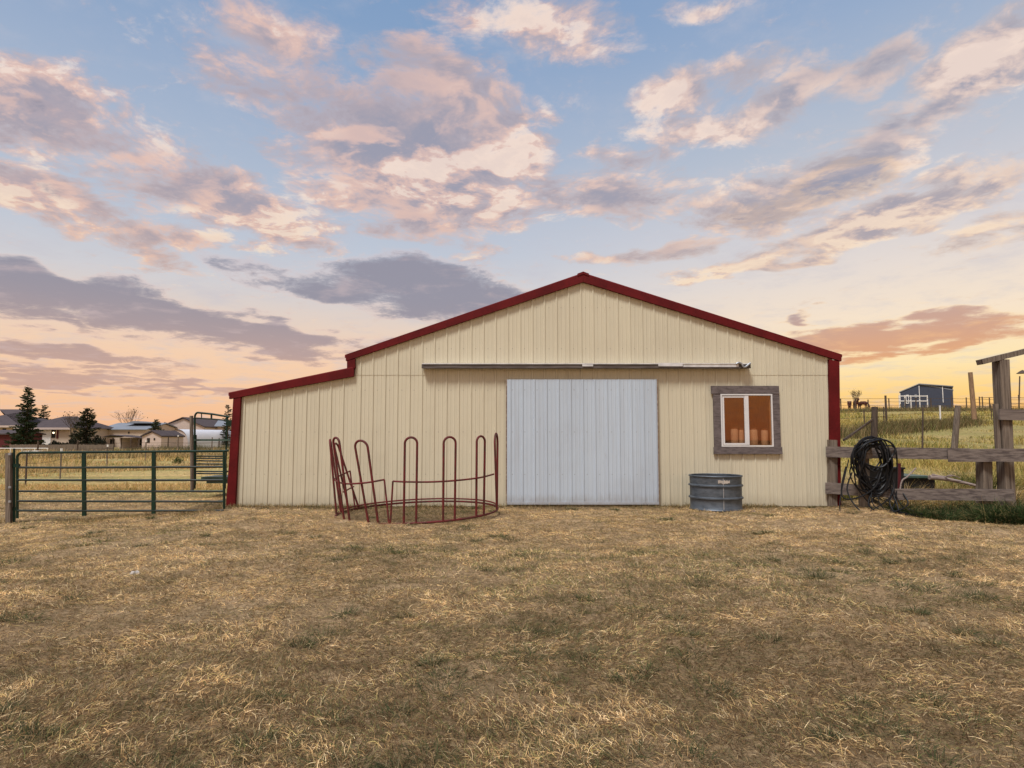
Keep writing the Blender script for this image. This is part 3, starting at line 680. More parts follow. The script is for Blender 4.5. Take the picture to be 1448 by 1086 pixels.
# tall frame at the right edge
tf = on_fence(1416, -.16)
tl = thing('timber_frame', 'tall weathered timber gateway post with a sloping crossbeam on top', 'gateway', (tf.x, tf.y, 0))
obj('post', MB().beam(at(1424, 715, tf.y), at(1414.7, 509, tf.y), .175, .16, Vector((1, 0, 0)), .004), 'wood_z', tl)
obj('crossbeam', MB().beam(at(1385, 512.5, tf.y - .02), at(1478, 489.5, tf.y - .02), .14, .085, jit=.002), 'wood_z', tl)
obj('side_board', MB().beam(at(1411.5, 638, tf.y - .03), at(1407.5, 571, tf.y - .03), .04, .075, Vector((1, 0, 0)), .002), 'wood_z', tl)
obj('cross_board', MB().beam(at(1413, 586, tf.y - .12), at(1478, 588, tf.y - .12), .04, .18, jit=.003), 'wood_x', tl)

# ------------------------------------------------------------------ hoses on the post
hc = thing('hose_bundle', 'tangled coil of black hoses hung over a fence post, ends trailing on grass', 'hose', (bp_.x, bp_.y, gz(bp_.x, bp_.y - .3)))
cx0, cz0 = at(1219, 655, bp_.y).x, at(1219, 655, bp_.y).z
for k in range(18):
    mb = MB(); r = random.Random(k)
    ax = .235 + r.uniform(-.08, .09) + (k % 3) * .02; az_ = .36 + r.uniform(-.13, .14); ox = r.uniform(-.04, .12); n = 40
    topz = at(1219, 620 + r.uniform(0, 9), bp_.y).z; yo = bp_.y - .16 - r.uniform(0, .12); pts = []
    ph1, ph2 = r.uniform(0, 6), r.uniform(0, 6)
    for i in range(n):
        a_ = 2 * math.pi * i / n
        x_ = cx0 + ox + ax * math.cos(a_) * (1 + .20 * math.sin(2 * a_ + ph1)); z_ = topz - az_ + az_ * math.sin(a_) * (1 + .11 * math.sin(3 * a_ + ph2))
        y_ = yo + .035 * math.sin(a_ * 2 + ph1) - (.03 if a_ < math.pi else 0)
        pts.append((x_, y_, z_))
    mb.tube(pts, r.choice((.012, .014, .016)), 6, closed=True); obj('hose_loop', mb, 'black', hc)
def hose(pp, r=.013, Y=None):
    mb = MB(); Y = Y or bp_.y - .2
    mb.tube(spline([at(px, py, Y - d) for px, py, d in pp], 7), r, 6); obj('hose_end', mb, 'black', hc)
hose([(1240, 632, 0), (1262, 631, .02), (1268, 645, .02), (1268, 690, .02), (1264, 715, .1), (1252, 728, .2), (1236, 733, .3)])
hose([(1240, 640, 0), (1256, 650, 0), (1260, 690, .03), (1268, 712, .15), (1272, 728, .3)])
hose([(1196, 660, 0), (1190, 690, .05), (1194, 705, .1), (1215, 703, .1), (1236, 690, .05), (1248, 670, 0)])
hose([(1200, 650, 0), (1189, 700, .1), (1188, 722, .25), (1194, 729, .35)], .009)
hose([(1232, 695, .05), (1236, 715, .15), (1262, 729, .3), (1290, 738, .45), (1312, 732, .4)], .009)
hose([(1236, 690, 0), (1228, 712, .12), (1244, 726, .3), (1270, 722, .3), (1284, 712, .2), (1276, 696, .06)])
hose([(1250, 660, 0), (1264, 684, .04), (1258, 712, .15), (1274, 731, .35), (1300, 726, .4), (1318, 737, .45)])
hose([(1205, 668, 0), (1198, 692, .05), (1210, 716, .2), (1232, 731, .35), (1256, 726, .4)])
hose([(1262, 690, .05), (1275, 715, .15), (1290, 722, .25), (1296, 730, .3)], .009)
hose([(1265, 690, .05), (1256, 706, .15), (1232, 722, .3), (1212, 732, .4)], .009)
hose([(1240, 700, .05), (1250, 720, .2), (1280, 733, .4), (1300, 733, .45), (1330, 740, .55)], .008)
tail = MB()
for k in range(9):
    yy = bp_.y - .38 - k * .05; x_ = at(1275 + k * 7, 735, yy).x
    tail.tube(spline([(x_ - .35, yy, gz(x_ - .35, yy) + .02), (x_ - .1, yy - .08 + .03 * k, gz(x_ - .1, yy) + .04), (x_ + .15, yy + .06, gz(x_ + .1, yy) + .02), (x_ + .4, yy - .05, gz(x_ + .4, yy) + .015)]), .008, 6)
obj('hose_end', tail, 'black', hc)

# ------------------------------------------------------------------ junk behind the rails
JY = 11.6
p = at(1258, 690, JY); z_ = gz(p.x, JY)
tub = thing('plastic_tub', 'black plastic tub behind the lower rail beside the hoses', 'tub', (p.x, JY, z_))
obj('tub_shell', MB().prism([(at(1246, 680, JY).x, z_ - .1), (at(1272, 680, JY).x, z_ - .1), (at(1274, 680, JY).x, at(0, 662, JY).z), (at(1244, 680, JY).x, at(0, 662, JY).z)], JY - .1, JY + .35), 'blackpl', tub)
obj('lip', MB().box(at(1243, 680, JY).x, at(1275, 680, JY).x, JY - .13, JY + .38, at(0, 663, JY).z, at(0, 660.5, JY).z), 'blackpl', tub)
p = at(1272, 690, 11.3)
rb = obj('stake', MB().beam(at(1270.5, 695, 11.3), at(1271, 655, 11.3), .035, .06, Vector((1, 0, 0))), 'maroon', None, (p.x, 11.3, 0)); tag(rb, 'narrow maroon stake standing behind the rails next to the black tub', 'stake')
rb = obj('pipe', MB().tube(spline([at(1272.5, 694, 11.25), at(1275.5, 680, 11.25), at(1283, 674, 11.25), at(1295, 662, 11.3)]), .013, 6), 'deadwood', None, (p.x, 11.25, 0)); tag(rb, 'bent pale grey pipe rising beside the black tub', 'pipe')
p = at(1300, 690, 12.0)
tr = thing('trailer_bed', 'low dark flat bed with a grey deck edge behind the rails', 'trailer', (p.x, 12.0, gz(p.x, 12.0)))
obj('deck', MB().box(at(1277, 680, 12).x, at(1318, 680, 12).x, 11.9, 12.9, at(0, 675.5, 12).z, at(0, 672.8, 12).z), 'grnpaint', tr)
obj('deck_side', MB().box(at(1279, 680, 12).x, at(1320, 680, 12).x, 11.96, 12.8, -.05, at(0, 675.7, 12).z), 'blackpl', tr)
br = MB()
br.tube(spline([at(1314, 675, 11.7), at(1335, 677, 11.7), at(1360, 682, 11.65), at(1386, 688, 11.6)]), .045, 8, taper=.022)
br.tube(spline([at(1318, 671, 11.7), at(1335, 674, 11.75), at(1348, 673, 11.8)]), .018, 6, taper=.008)
br.tube(spline([at(1334, 677, 11.7), at(1344, 672, 11.6), at(1358, 676, 11.6)]), .016, 6, taper=.006)
br = obj('fallen_branch', br, 'deadwood', None, (at(1350, 690, 11.7).x, 11.7, 0)); tag(br, 'bare fallen branch lying in dry weeds behind the rail fence', 'branch')
for (px, py, Y_, s_, lab) in ((191, 806, 5.75, .045, 'pale rounded stone lying alone in the dry yard grass at left'), (1275, 712, 10.7, .09, 'flat pale stone under the lower fence rail behind the trailing hoses'), (1065, 722, 10.35, .055, 'small reddish stone beside the right foot of the stock tank')):
    p = at(px, py, Y_); zz = gz(p.x, Y_); mb = MB(); mb.lathe((p.x, Y_, zz), [(.001, s_ * .7), (s_ * .6, s_ * .62), (s_ * 1.0, s_ * .2), (s_ * .9, -s_ * .3)], 9)
    mb.v = [(v[0] + rnd.uniform(-.2, .2) * s_, v[1] + rnd.uniform(-.2, .2) * s_, v[2] + rnd.uniform(-.15, .15) * s_) for v in mb.v]
    tag(obj('stone', mb, 'stone' if s_ != .055 else 'rust', None, (p.x, Y_, zz)), lab, 'stone')

# ------------------------------------------------------------------ posts and wire fences on the hill
def pole(px0, py0, px1, py1, Y, w, matn='wood_z', lab='', name='fence_post'):
    a_, b_ = at(px0, py0, Y), at(px1, py1, Y)
    o = obj(name, MB().tube([a_, a_.lerp(b_, .5), b_], w / 2, 8, taper=w / 2 * .85), matn, None, (a_.x, Y, a_.z))
    return tag(o, lab, 'post')
pole(1235.5, 640, 1237, 575.5, 13.6, .15, 'darkwood', 'thick dark wooden post rising behind the coil of hoses')
pole(1349, 640, 1354.5, 574, 14.5, .145, 'wood_z', 'thick grey wooden post leaning right beyond the rail fence')
pole(1378, 593, 1372, 526.5, 30, .23, 'tanwood', 'tall bare tan pole leaning left on the hillside')
pole(1304.3, 640, 1305, 576, 15.5, .045, 'darkwood', 'thin dark metal stake with a light top between two thick posts')
mb = MB().beam(at(1192.5, 622.5, 13.0), at(1233, 594.5, 13.4), .03, .04).beam(at(1197, 621, 13.02), at(1234, 592.5, 13.38), .02, .03)
tag(obj('plank', mb, 'darkwood', None, at(1214, 608, 13.2)), 'thin dark plank propped slantwise against the post behind the hoses', 'plank')
def wire_fence(name, lab, line, wires, matn='darkwood', wr=.012):
    """line: (px, base py is taken from the terrain, top height, Y, post width, material)"""
    p0 = line[0]; x0 = at(p0[0], 620, p0[2]).x
    f = thing(name, lab, 'fence', (x0, p0[2], gz(x0, p0[2])))
    tops = []
    for (px, h, Y, w, mm) in line:
        x_ = at(px, 620, Y).x; z_ = gz(x_, Y)
        obj('post', MB().tube([(x_, Y, z_ - .2), (x_ + rnd.uniform(-.02, .02), Y, z_ + h)], w / 2, 6), mm, f); tops.append(Vector((x_, Y, z_)))
    for wh in wires:
        pts = []
        for i in range(len(tops) - 1):
            for k in range(3):
                q_ = tops[i].lerp(tops[i + 1], k / 3); pts.append(q_ + Vector((0, 0, wh - .04 * math.sin(math.pi * k / 3))))
        pts.append(tops[-1] + Vector((0, 0, wh)))
        obj('wire', MB().tube(pts, wr, 4), matn, f)
    return f
wire_fence('wire_fence', 'sagging wire fence on dark thin posts crossing the middle of the hillside',
           [(1180, 1.3, 36, .06, 'darkwood'), (1223.5, 1.35, 37, .07, 'darkwood'), (1251, 1.5, 38, .07, 'darkwood'), (1254.5, 2.2, 39, .13, 'darkwood'), (1331, 1.3, 46, .12, 'white'), (1404, 1.4, 48, .08, 'darkwood'), (1470, 1.4, 50, .08, 'darkwood')], (.5, .9, 1.25))
ln = [(1168 + 22.0 * k + rnd.uniform(-5, 5), 1.5 + rnd.uniform(-.1, .5), 88, .16, 'darkwood') for k in range(14)]
wire_fence('wire_fence', 'far wire fence along the hilltop against the orange sky', ln, (.6, 1.1, 1.6), wr=.03)
ln = [(1388 + 14.0 * k, 1.9 + rnd.uniform(-.1, .5), 96, .18, 'darkwood') for k in range(6)]
wire_fence('corral_fence', 'far dark corral posts to the right of the navy barn', ln, (.9, 1.9), wr=.05)
wire_fence('wire_fence', 'wire fence with white tipped posts receding across the left field',
           [(40, 1.02, 18.5, .05, 'darkwood'), (88, 1.0, 22, .05, 'wood_z'), (153, 1.05, 31, .06, 'wood_z'), (207, 1.2, 38, .07, 'wood_z'), (252, 1.5, 49, .10, 'wood_z'), (300, 1.5, 58, .10, 'wood_z')], (.35, .7, .95), wr=.006)
for (px, Y, h) in ((88, 22, 1.0), (153, 31, 1.05), (207, 38, 1.2), (252, 49, 1.5)):
    x_ = at(px, 620, Y).x; z_ = gz(x_, Y)
    for o in [o for o in COL.objects if o.parent and o.name.startswith('post') and o.parent.get('label', '').startswith('wire fence with white')]:
        if abs(sum(v.co.x for v in o.data.vertices) / len(o.data.vertices) + wloc(o.parent).x - x_) < .1:
            obj('tip', MB().tube([(x_, Y, z_ + h - .02), (x_, Y, z_ + h + .10)], .025 + .0006 * Y, 6), 'white', o)
wire_fence('wire_fence', 'low dark post and wire fence in front of the left sheds',
           [(54, 1.3, 46, .12, 'darkwood'), (110, 1.3, 54, .12, 'darkwood'), (185.5, 1.5, 62, .14, 'darkwood'), (197, 1.4, 64, .12, 'darkwood'), (238, 1.6, 66, .14, 'darkwood'), (310, 1.5, 68, .14, 'darkwood')], (.5, 1.0), wr=.02)
# dark board fence in front of the houses
def flat(px, Y): return at(px, 620, Y).x
bf = thing('board_fence', 'low brown board fence in front of the dark roofed houses', 'fence', (flat(90, 66), 66, -.2))
mb = MB(); x_ = flat(14, 66)
while x_ < flat(160, 66):
    hh = .78 + rnd.uniform(-.03, .03); mb.box(x_, x_ + .17, 66, 66.03, -.5, gz(x_, 66) + hh); x_ += .19
obj('boards', mb, 'wood_z', bf)
obj('rail', MB().box(flat(14, 66), flat(160, 66), 66.03, 66.1, .35, .45), 'darkwood', bf)
wf = thing('pipe_fence', 'white pipe fence crossing left of the big spruce', 'fence', (flat(40, 50), 50, -.2))
mb = MB().tube([at(-15, 634, 50), at(68, 634, 50)], .035, 6)
obj('rail', mb, 'white', wf)
for px in (0, 16, 32, 50, 68): obj('post', MB().tube([(flat(px, 50), 50, -.4), (flat(px, 50), 50, at(0, 634, 50).z)], .035, 6), 'white', wf)
tk = thing('water_tank', 'pale boxy water tank behind the upper left end of the green gate', 'tank', (flat(43, 44), 44, -.2))
obj('body', MB().box(flat(33, 44), flat(43, 44), 44, 45, -.4, at(0, 637.5, 44).z).box(flat(45, 44), flat(54, 44), 44, 45, -.4, at(0, 637.5, 44).z), 'white', tk)
obj('cage', MB().box(flat(43, 44), flat(45, 44), 43.95, 44.05, -.4, at(0, 636.5, 44).z).tube([at(33, 642, 43.95), at(54, 642, 43.95)], .02, 6), 'bluegrey', tk)

# ------------------------------------------------------------------ buildings
def gable_building(name, lab, cat, x0, x1, y0, y1, zb, ze, zr, wall, roof, ridge='x', over=.3, trim=None, xr_=None):
    """ridge 'x': ridge runs along x (long side faces us); 'y': the gable faces us, apex at xr_"""
    t_ = thing(name, lab, cat, ((x0 + x1) / 2, y0, zb))
    mb = MB()
    if ridge == 'x':
        ym = (y0 + y1) / 2
        for xx in (x0, x1): pass
        vs = [(x0, y0, zb), (x1, y0, zb), (x1, y1, zb), (x0, y1, zb), (x0, y0, ze), (x1, y0, ze), (x1, y1, ze), (x0, y1, ze), (x0, ym, zr - .12), (x1, ym, zr - .12)]
        mb.add(vs, [(0, 1, 5, 4), (2, 3, 7, 6), (1, 2, 6, 9, 5), (3, 0, 4, 8, 7)])
        rm = MB(); s_ = (zr - ze) / (ym - y0)
        def slab(ya, za, yb, zb_): rm.add([(x0 - over, ya, za), (x1 + over, ya, za), (x1 + over, yb, zb_), (x0 - over, yb, zb_), (x0 - over, ya, za + .14), (x1 + over, ya, za + .14), (x1 + over, yb, zb_ + .14), (x0 - over, yb, zb_ + .14)], [(0, 1, 2, 3), (7, 6, 5, 4), (0, 4, 5, 1), (2, 6, 7, 3), (0, 3, 7, 4), (1, 5, 6, 2)])
        slab(y0 - over, ze - s_ * over, ym, zr); slab(ym, zr - .001, y1 + over, ze - s_ * over)
    else:
        xm_ = xr_ if xr_ is not None else (x0 + x1) / 2
        mb.prism([(x0, zb), (x1, zb), (x1, ze), (xm_, zr - .12), (x0, ze)], y0, y1)
        rm = MB(); sl, sr = (zr - ze) / (xm_ - x0), (zr - ze) / (x1 - xm_)
        rm.prism([(x0 - over, ze - sl * over), (xm_, zr), (xm_, zr + .16), (x0 - over, ze - sl * over + .16)], y0 - over, y1 + over)
        rm.prism([(xm_ + .002, zr), (x1 + over, ze - sr * over), (x1 + over, ze - sr * over + .16), (xm_ + .002, zr + .16)], y0 - over, y1 + over)
    obj('wall', mb, wall, t_); obj('roof', rm, roof, t_)
    return t_
def hip_house(name, lab, x0, x1, y0, y1, zb, ze, zr, hx, wall='beige'):
    t_ = thing(name, lab, 'house', ((x0 + x1) / 2, y0, zb)); obj('wall', MB().box(x0, x1, y0, y1, zb, ze), wall, t_)
    ym = (y0 + y1) / 2; o = .6
    mb = MB(); mb.add([(x0 - o, y0 - o, ze), (x1 + o, y0 - o, ze), (x1 + o, y1 + o, ze), (x0 - o, y1 + o, ze), (x0 + hx, ym, zr), (x1 - hx, ym, zr)], [(0, 1, 5, 4), (1, 2, 5), (2, 3, 4, 5), (3, 0, 4), (3, 2, 1, 0)])
    obj('roof', mb, 'shingle', t_)
    obj('fascia', MB().box(x0 - o, x1 + o, y0 - o - .06, y0 - o - .002, ze - .25, ze + .03), 'pinkish', t_)
    return t_
ZG = -.4
def zy(py, Y): return at(724, py, Y).z
HY = 88
h = hip_house('house', 'house with a dark brown hip roof behind the big spruce, leftmost in view', flat(-75, HY), flat(26, HY), HY, HY + 12, ZG, zy(602, HY), zy(576, HY), 8.2)
obj('window', MB().box(flat(3, HY), flat(8, HY), HY - .05, HY - .003, zy(622, HY), zy(606, HY)), 'darkgap', h)
obj('door', MB().box(flat(-16, HY), flat(-6, HY), HY - .05, HY - .003, ZG, zy(607, HY)), 'maroon', h)
HY = 84
h = hip_house('house', 'low house with a dark hip roof and a pale lit wall between the spruces', flat(30, HY), flat(98, HY), HY, HY + 9, ZG, zy(605, HY), zy(587, HY), 2.5)
obj('garage_door', MB().box(flat(55, HY), flat(72, HY), HY - .05, HY - .003, ZG, zy(607, HY)), 'white', h)
obj('window', MB().box(flat(73, HY), flat(78, HY), HY - .05, HY - .003, zy(619, HY), zy(608, HY)), 'darkgap', h)
obj('shutter', MB().box(flat(80, HY), flat(82.5, HY), HY - .06, HY - .003, zy(620, HY), zy(608, HY)), 'maroon', h)
obj('chimney', MB().box(flat(93.3, HY), flat(95, HY), HY + 4, HY + 4.4, zy(604, HY), zy(592, HY)), 'darkgap', h)
# lit garage lamp on the pale wall
lm = bpy.data.materials.new('lamp glow'); lm.use_nodes = True; bb = lm.node_tree.nodes['Principled BSDF']; bb.inputs['Emission Color'].default_value = (1, .78, .5, 1); bb.inputs['Emission Strength'].default_value = 4; M['glow'] = lm
obj('wall_lamp', MB().box(flat(76, HY), flat(77.2, HY), HY - .25, HY - .1, zy(613, HY), zy(611, HY)), 'glow', h)
HY = 76
v_ = gable_building('red_shed', 'low dark red shed at the foot of the big spruce, far left', 'shed', flat(-40, HY), flat(16, HY), HY, HY + 5, ZG, zy(614, HY), zy(609, HY), 'maroon', 'shingle')
HY = 92
v_ = gable_building('metal_building', 'long low beige building with a blue grey roof right of the dark spruce', 'building', flat(140, HY), flat(206, HY), HY, HY + 10, ZG, zy(607.5, HY), zy(598, HY), 'beige', 'bluegrey')
obj('roof_peak', MB().prism([(flat(164, HY), zy(598, HY)), (flat(176, HY), zy(594.6, HY)), (flat(200, HY), zy(596.5, HY)), (flat(204, HY), zy(598, HY))], HY + 2, HY + 5.2), 'bluegrey', v_)
for a_, b_, c_, d_ in ((148, 151, 612, 609), (181, 183, 613, 610.5)): obj('vent', MB().box(flat(a_, HY), flat(b_, HY), HY - .05, HY - .003, zy(c_, HY), zy(d_, HY)), 'darkgap', v_)
obj('downspout', MB().box(flat(145.4, HY), flat(146.6, HY), HY - .1, HY - .004, ZG, zy(603, HY)), 'darkgap', v_)
HY = 78
v_ = thing('open_shed', 'open fronted pale shed with a thin sloping roof before the beige building', 'shed', (flat(175, HY), HY, ZG))
obj('back_wall', MB().box(flat(148, HY), flat(204, HY), HY + 3, HY + 3.1, ZG, zy(619, HY)), 'pinkish', v_)
mb = MB(); mb.prism([(flat(147, HY), zy(618.6, HY)), (flat(159, HY), zy(615.6, HY)), (flat(205, HY), zy(620, HY)), (flat(205, HY), zy(619.2, HY)), (flat(159, HY), zy(614.8, HY)), (flat(147, HY), zy(617.8, HY))], HY - .4, HY + 3.4); obj('roof', mb, 'shingle', v_)
for px in (148, 159, 171, 185, 195, 203): obj('post', MB().box(flat(px, HY), flat(px + .9, HY), HY, HY + .1, ZG, zy(619, HY)), 'darkwood', v_)
obj('stall_panel', MB().box(flat(152, HY), flat(158, HY), HY + .5, HY + .6, ZG, zy(621, HY)).box(flat(177, HY), flat(184, HY), HY + 2.8, HY + 2.95, zy(630, HY), zy(622, HY)), 'darkgap', v_)
HY = 74
v_ = gable_building('garden_shed', 'small pinkish gable shed with a dark roof under the low conifer', 'shed', flat(201, HY), flat(228, HY), HY, HY + 5, ZG, zy(617, HY), zy(610, HY), 'pinkish', 'shingle', 'y', over=.15)
obj('window', MB().box(flat(217.5, HY), flat(219.5, HY), HY - .04, HY - .003, zy(622.5, HY), zy(619.5, HY)), 'darkgap', v_)
obj('door', MB().box(flat(208, HY), flat(212, HY), HY - .04, HY - .003, zy(626, HY), zy(619.5, HY)), 'darkgap', v_)
HY = 100
v_ = gable_building('big_barn', 'large beige barn with its gable facing the yard, rising behind the arched hut', 'barn', flat(228, HY), flat(288, HY), HY, HY + 16, ZG, zy(603.5, HY), zy(591, HY), 'pinkish', 'shingle', 'y', over=.25)
HY = 104
v_ = gable_building('metal_building', 'beige building with a blue grey roof seen behind the livestock chute', 'building', flat(277, HY), flat(350, HY), HY, HY + 14, ZG, zy(603, HY), zy(593.5, HY), 'beige', 'bluegrey')
obj('window', MB().box(flat(294, HY), flat(298, HY), HY - .05, HY - .003, zy(616, HY), zy(611, HY)), 'darkgap', v_)
HY = 82                                        # arched hut: round roof running away to the right
v_ = thing('arched_hut', 'arched white metal hut with a pale end wall before the large barn', 'hut', (flat(265, HY), HY, ZG))
def arch(xc, w, h, n=18): return [(xc - w * math.cos(math.pi * k / n), ZG + h * math.sin(math.pi * k / n) ** .62) for k in range(n + 1)]
w_, xc_ = (flat(267, HY) - flat(235, HY)) / 2, flat(251, HY); hh = zy(607.5, HY) - ZG
pa = arch(xc_, w_, hh); pb = [(x_ + 3.4, z_) for x_, z_ in arch(xc_, w_, hh * 1.0)]
mb = MB(); n = len(pa); mb.add([(x_, HY, z_) for x_, z_ in pa], [tuple(range(n))]); obj('end_wall', mb, 'pinkish', v_)
mb = MB(); mb.add([(x_ , HY - .15, z_ + .05) for x_, z_ in pa] + [(x_, HY + 9, z_ + .05) for x_, z_ in pb], [(i, i + 1, n + i + 1, n + i) for i in range(n - 1)]); mb.sm = True; obj('roof', mb, 'whiteroof', v_)
# navy barn on the hill
NY = 104; nb = lambda px: flat(px, NY)
zb0 = gz(nb(1312), NY) - .6
v_ = gable_building('navy_barn', 'navy blue metal barn with a pale roof edge on top of the hill', 'barn', nb(1274.5), nb(1350), NY, NY + 12, zb0, zy(553.5, NY) , zy(543.2, NY), 'navy', 'bluegrey', 'y', over=.1, xr_=nb(1303))
# the right slope is shallower: raise its eave with a second wall block
obj('wall', MB().prism([(nb(1303), zb0), (nb(1350), zb0), (nb(1350), zy(548.8, NY)), (nb(1303), zy(543.5, NY))], NY - .06, NY + 12.02), 'navy', v_)
obj('roof', MB().prism([(nb(1303), zy(543.2, NY)), (nb(1351), zy(548.6, NY)), (nb(1351), zy(547.4, NY)), (nb(1303), zy(541.9, NY))], NY - .3, NY + 12.3), 'bluegrey', v_)
for px, a_, b_ in ((1303, 545, 570), (1336, 547.5, 570), (1274.8, 554.5, 570)): obj('downspout', MB().box(nb(px) - .06, nb(px) + .06, NY - .16, NY - .065, zy(b_, NY), zy(a_, NY)), 'white', v_)
obj('door_frame', frame(nb(1283), nb(1287.5), zy(570, NY), zy(557.5, NY), .12, NY - .08, NY - .02), 'white', v_)
obj('window', MB().box(nb(1296), nb(1299.5), NY - .08, NY - .02, zy(562, NY), zy(557, NY)), 'bluegrey', v_)
azn = math.atan2(v_.location.x, v_.location.y); v_.rotation_euler = (0, 0, -azn); v_.scale = (math.cos(azn), 1, 1)
wfn = thing('pipe_fence', 'white pipe corral in front of the navy barn on the hill', 'fence', (nb(1294), NY - 6, zb0))
Y_ = NY - 6; fx_ = lambda px: flat(px, Y_)
for px in (1274, 1282, 1290.5, 1303, 1314): obj('post', MB().box(fx_(px) - .06, fx_(px) + .06, Y_ - .06, Y_ + .06, gz(fx_(px), Y_) - .2, zy(559, Y_)), 'white', wfn)
for yy in (560, 567): obj('rail', MB().box(fx_(1274), fx_(1314), Y_ - .05, Y_ + .05, zy(yy + .6, Y_), zy(yy - .6, Y_)), 'white', wfn)
pole(1440.5, 590, 1442, 532, 92, .20, 'darkwood', 'thin far pole topped by a small dark hood at the right edge', 'yard_pole')
hd = [o for o in COL.objects if o.name.startswith('yard_pole')][0]
obj('hood', MB().lathe(at(1446, 528, 92), [(.001, .55), (.35, .35), (.8, 0), (.001, .02)], 12), 'darkwood', hd)

# ------------------------------------------------------------------ horses (skin-modifier figures)
def horse(lab, px, Y, rz, graze):
    x_ = flat(px, Y); z_ = gz(x_, Y)
    nd = {'rump': ((-.75, 0, 1.22), .30), 'hip': ((-.55, 0, 1.28), .34), 'belly': ((0, 0, 1.15), .36), 'chest': ((.5, 0, 1.18), .34), 'with': ((.62, 0, 1.35), .24)}
    if graze: nd.update({'neck': ((1.0, 0, 1.05), .17), 'poll': ((1.3, 0, .65), .14), 'muz': ((1.38, 0, .22), .09)})
    else: nd.update({'neck': ((.95, 0, 1.65), .18), 'poll': ((1.15, 0, 1.95), .14), 'muz': ((1.55, 0, 1.70), .09)})
    ed = [('rump', 'hip'), ('hip', 'belly'), ('belly', 'chest'), ('chest', 'with'), ('with', 'neck'), ('neck', 'poll'), ('poll', 'muz')]
    for s_ in (-1, 1):
        nd.update({f'fs{s_}': ((.55, .17 * s_, .95), .14), f'fk{s_}': ((.60, .17 * s_, .50), .075), f'ff{s_}': ((.58, .17 * s_, .03), .06),
                   f'hs{s_}': ((-.60, .18 * s_, .90), .18), f'hk{s_}': ((-.82, .18 * s_, .52), .08), f'hf{s_}': ((-.76, .18 * s_, .03), .06),
                   f'ear{s_}': ((nd['poll'][0][0] - .02, .07 * s_, nd['poll'][0][2] + .17), .025)})
        ed += [('chest', f'fs{s_}'), (f'fs{s_}', f'fk{s_}'), (f'fk{s_}', f'ff{s_}'), ('hip', f'hs{s_}'), (f'hs{s_}', f'hk{s_}'), (f'hk{s_}', f'hf{s_}'), ('poll', f'ear{s_}')]
    nd['tail1'] = ((-1.0, 0, 1.15), .05); nd['tail2'] = ((-1.08, 0, .6), .06); ed += [('rump', 'tail1'), ('tail1', 'tail2')]
    ks = list(nd); me = bpy.data.meshes.new('horse'); me.from_pydata([nd[k][0] for k in ks], [(ks.index(a_), ks.index(b_)) for a_, b_ in ed], [])
    o = link('horse', me, 'horse', None, (x_, Y, z_)); o.rotation_euler = (0, 0, rz); o.scale = (.85, .85, .85)
    sk = o.modifiers.new('skin', 'SKIN'); sk.use_smooth_shade = True
    for i, k in enumerate(ks): v = me.skin_vertices[0].data[i]; v.radius = (nd[k][1], nd[k][1]); v.use_root = (k == 'belly')
    o.modifiers.new('sub', 'SUBSURF').levels = 1; o.modifiers['sub'].render_levels = 1
    return tag(o, lab, 'horse', 'horses standing on the hilltop')
horse('reddish brown horse turned tail on, nearest to the barn corner on the hilltop', 1203, 98, R(62), True)
horse('dark horse with raised head, middle of the three on the hilltop', 1212.5, 97, R(-100), False)
horse('dark brown horse with lowered head, right of the three on the hilltop', 1222.5, 98, R(-70), True)

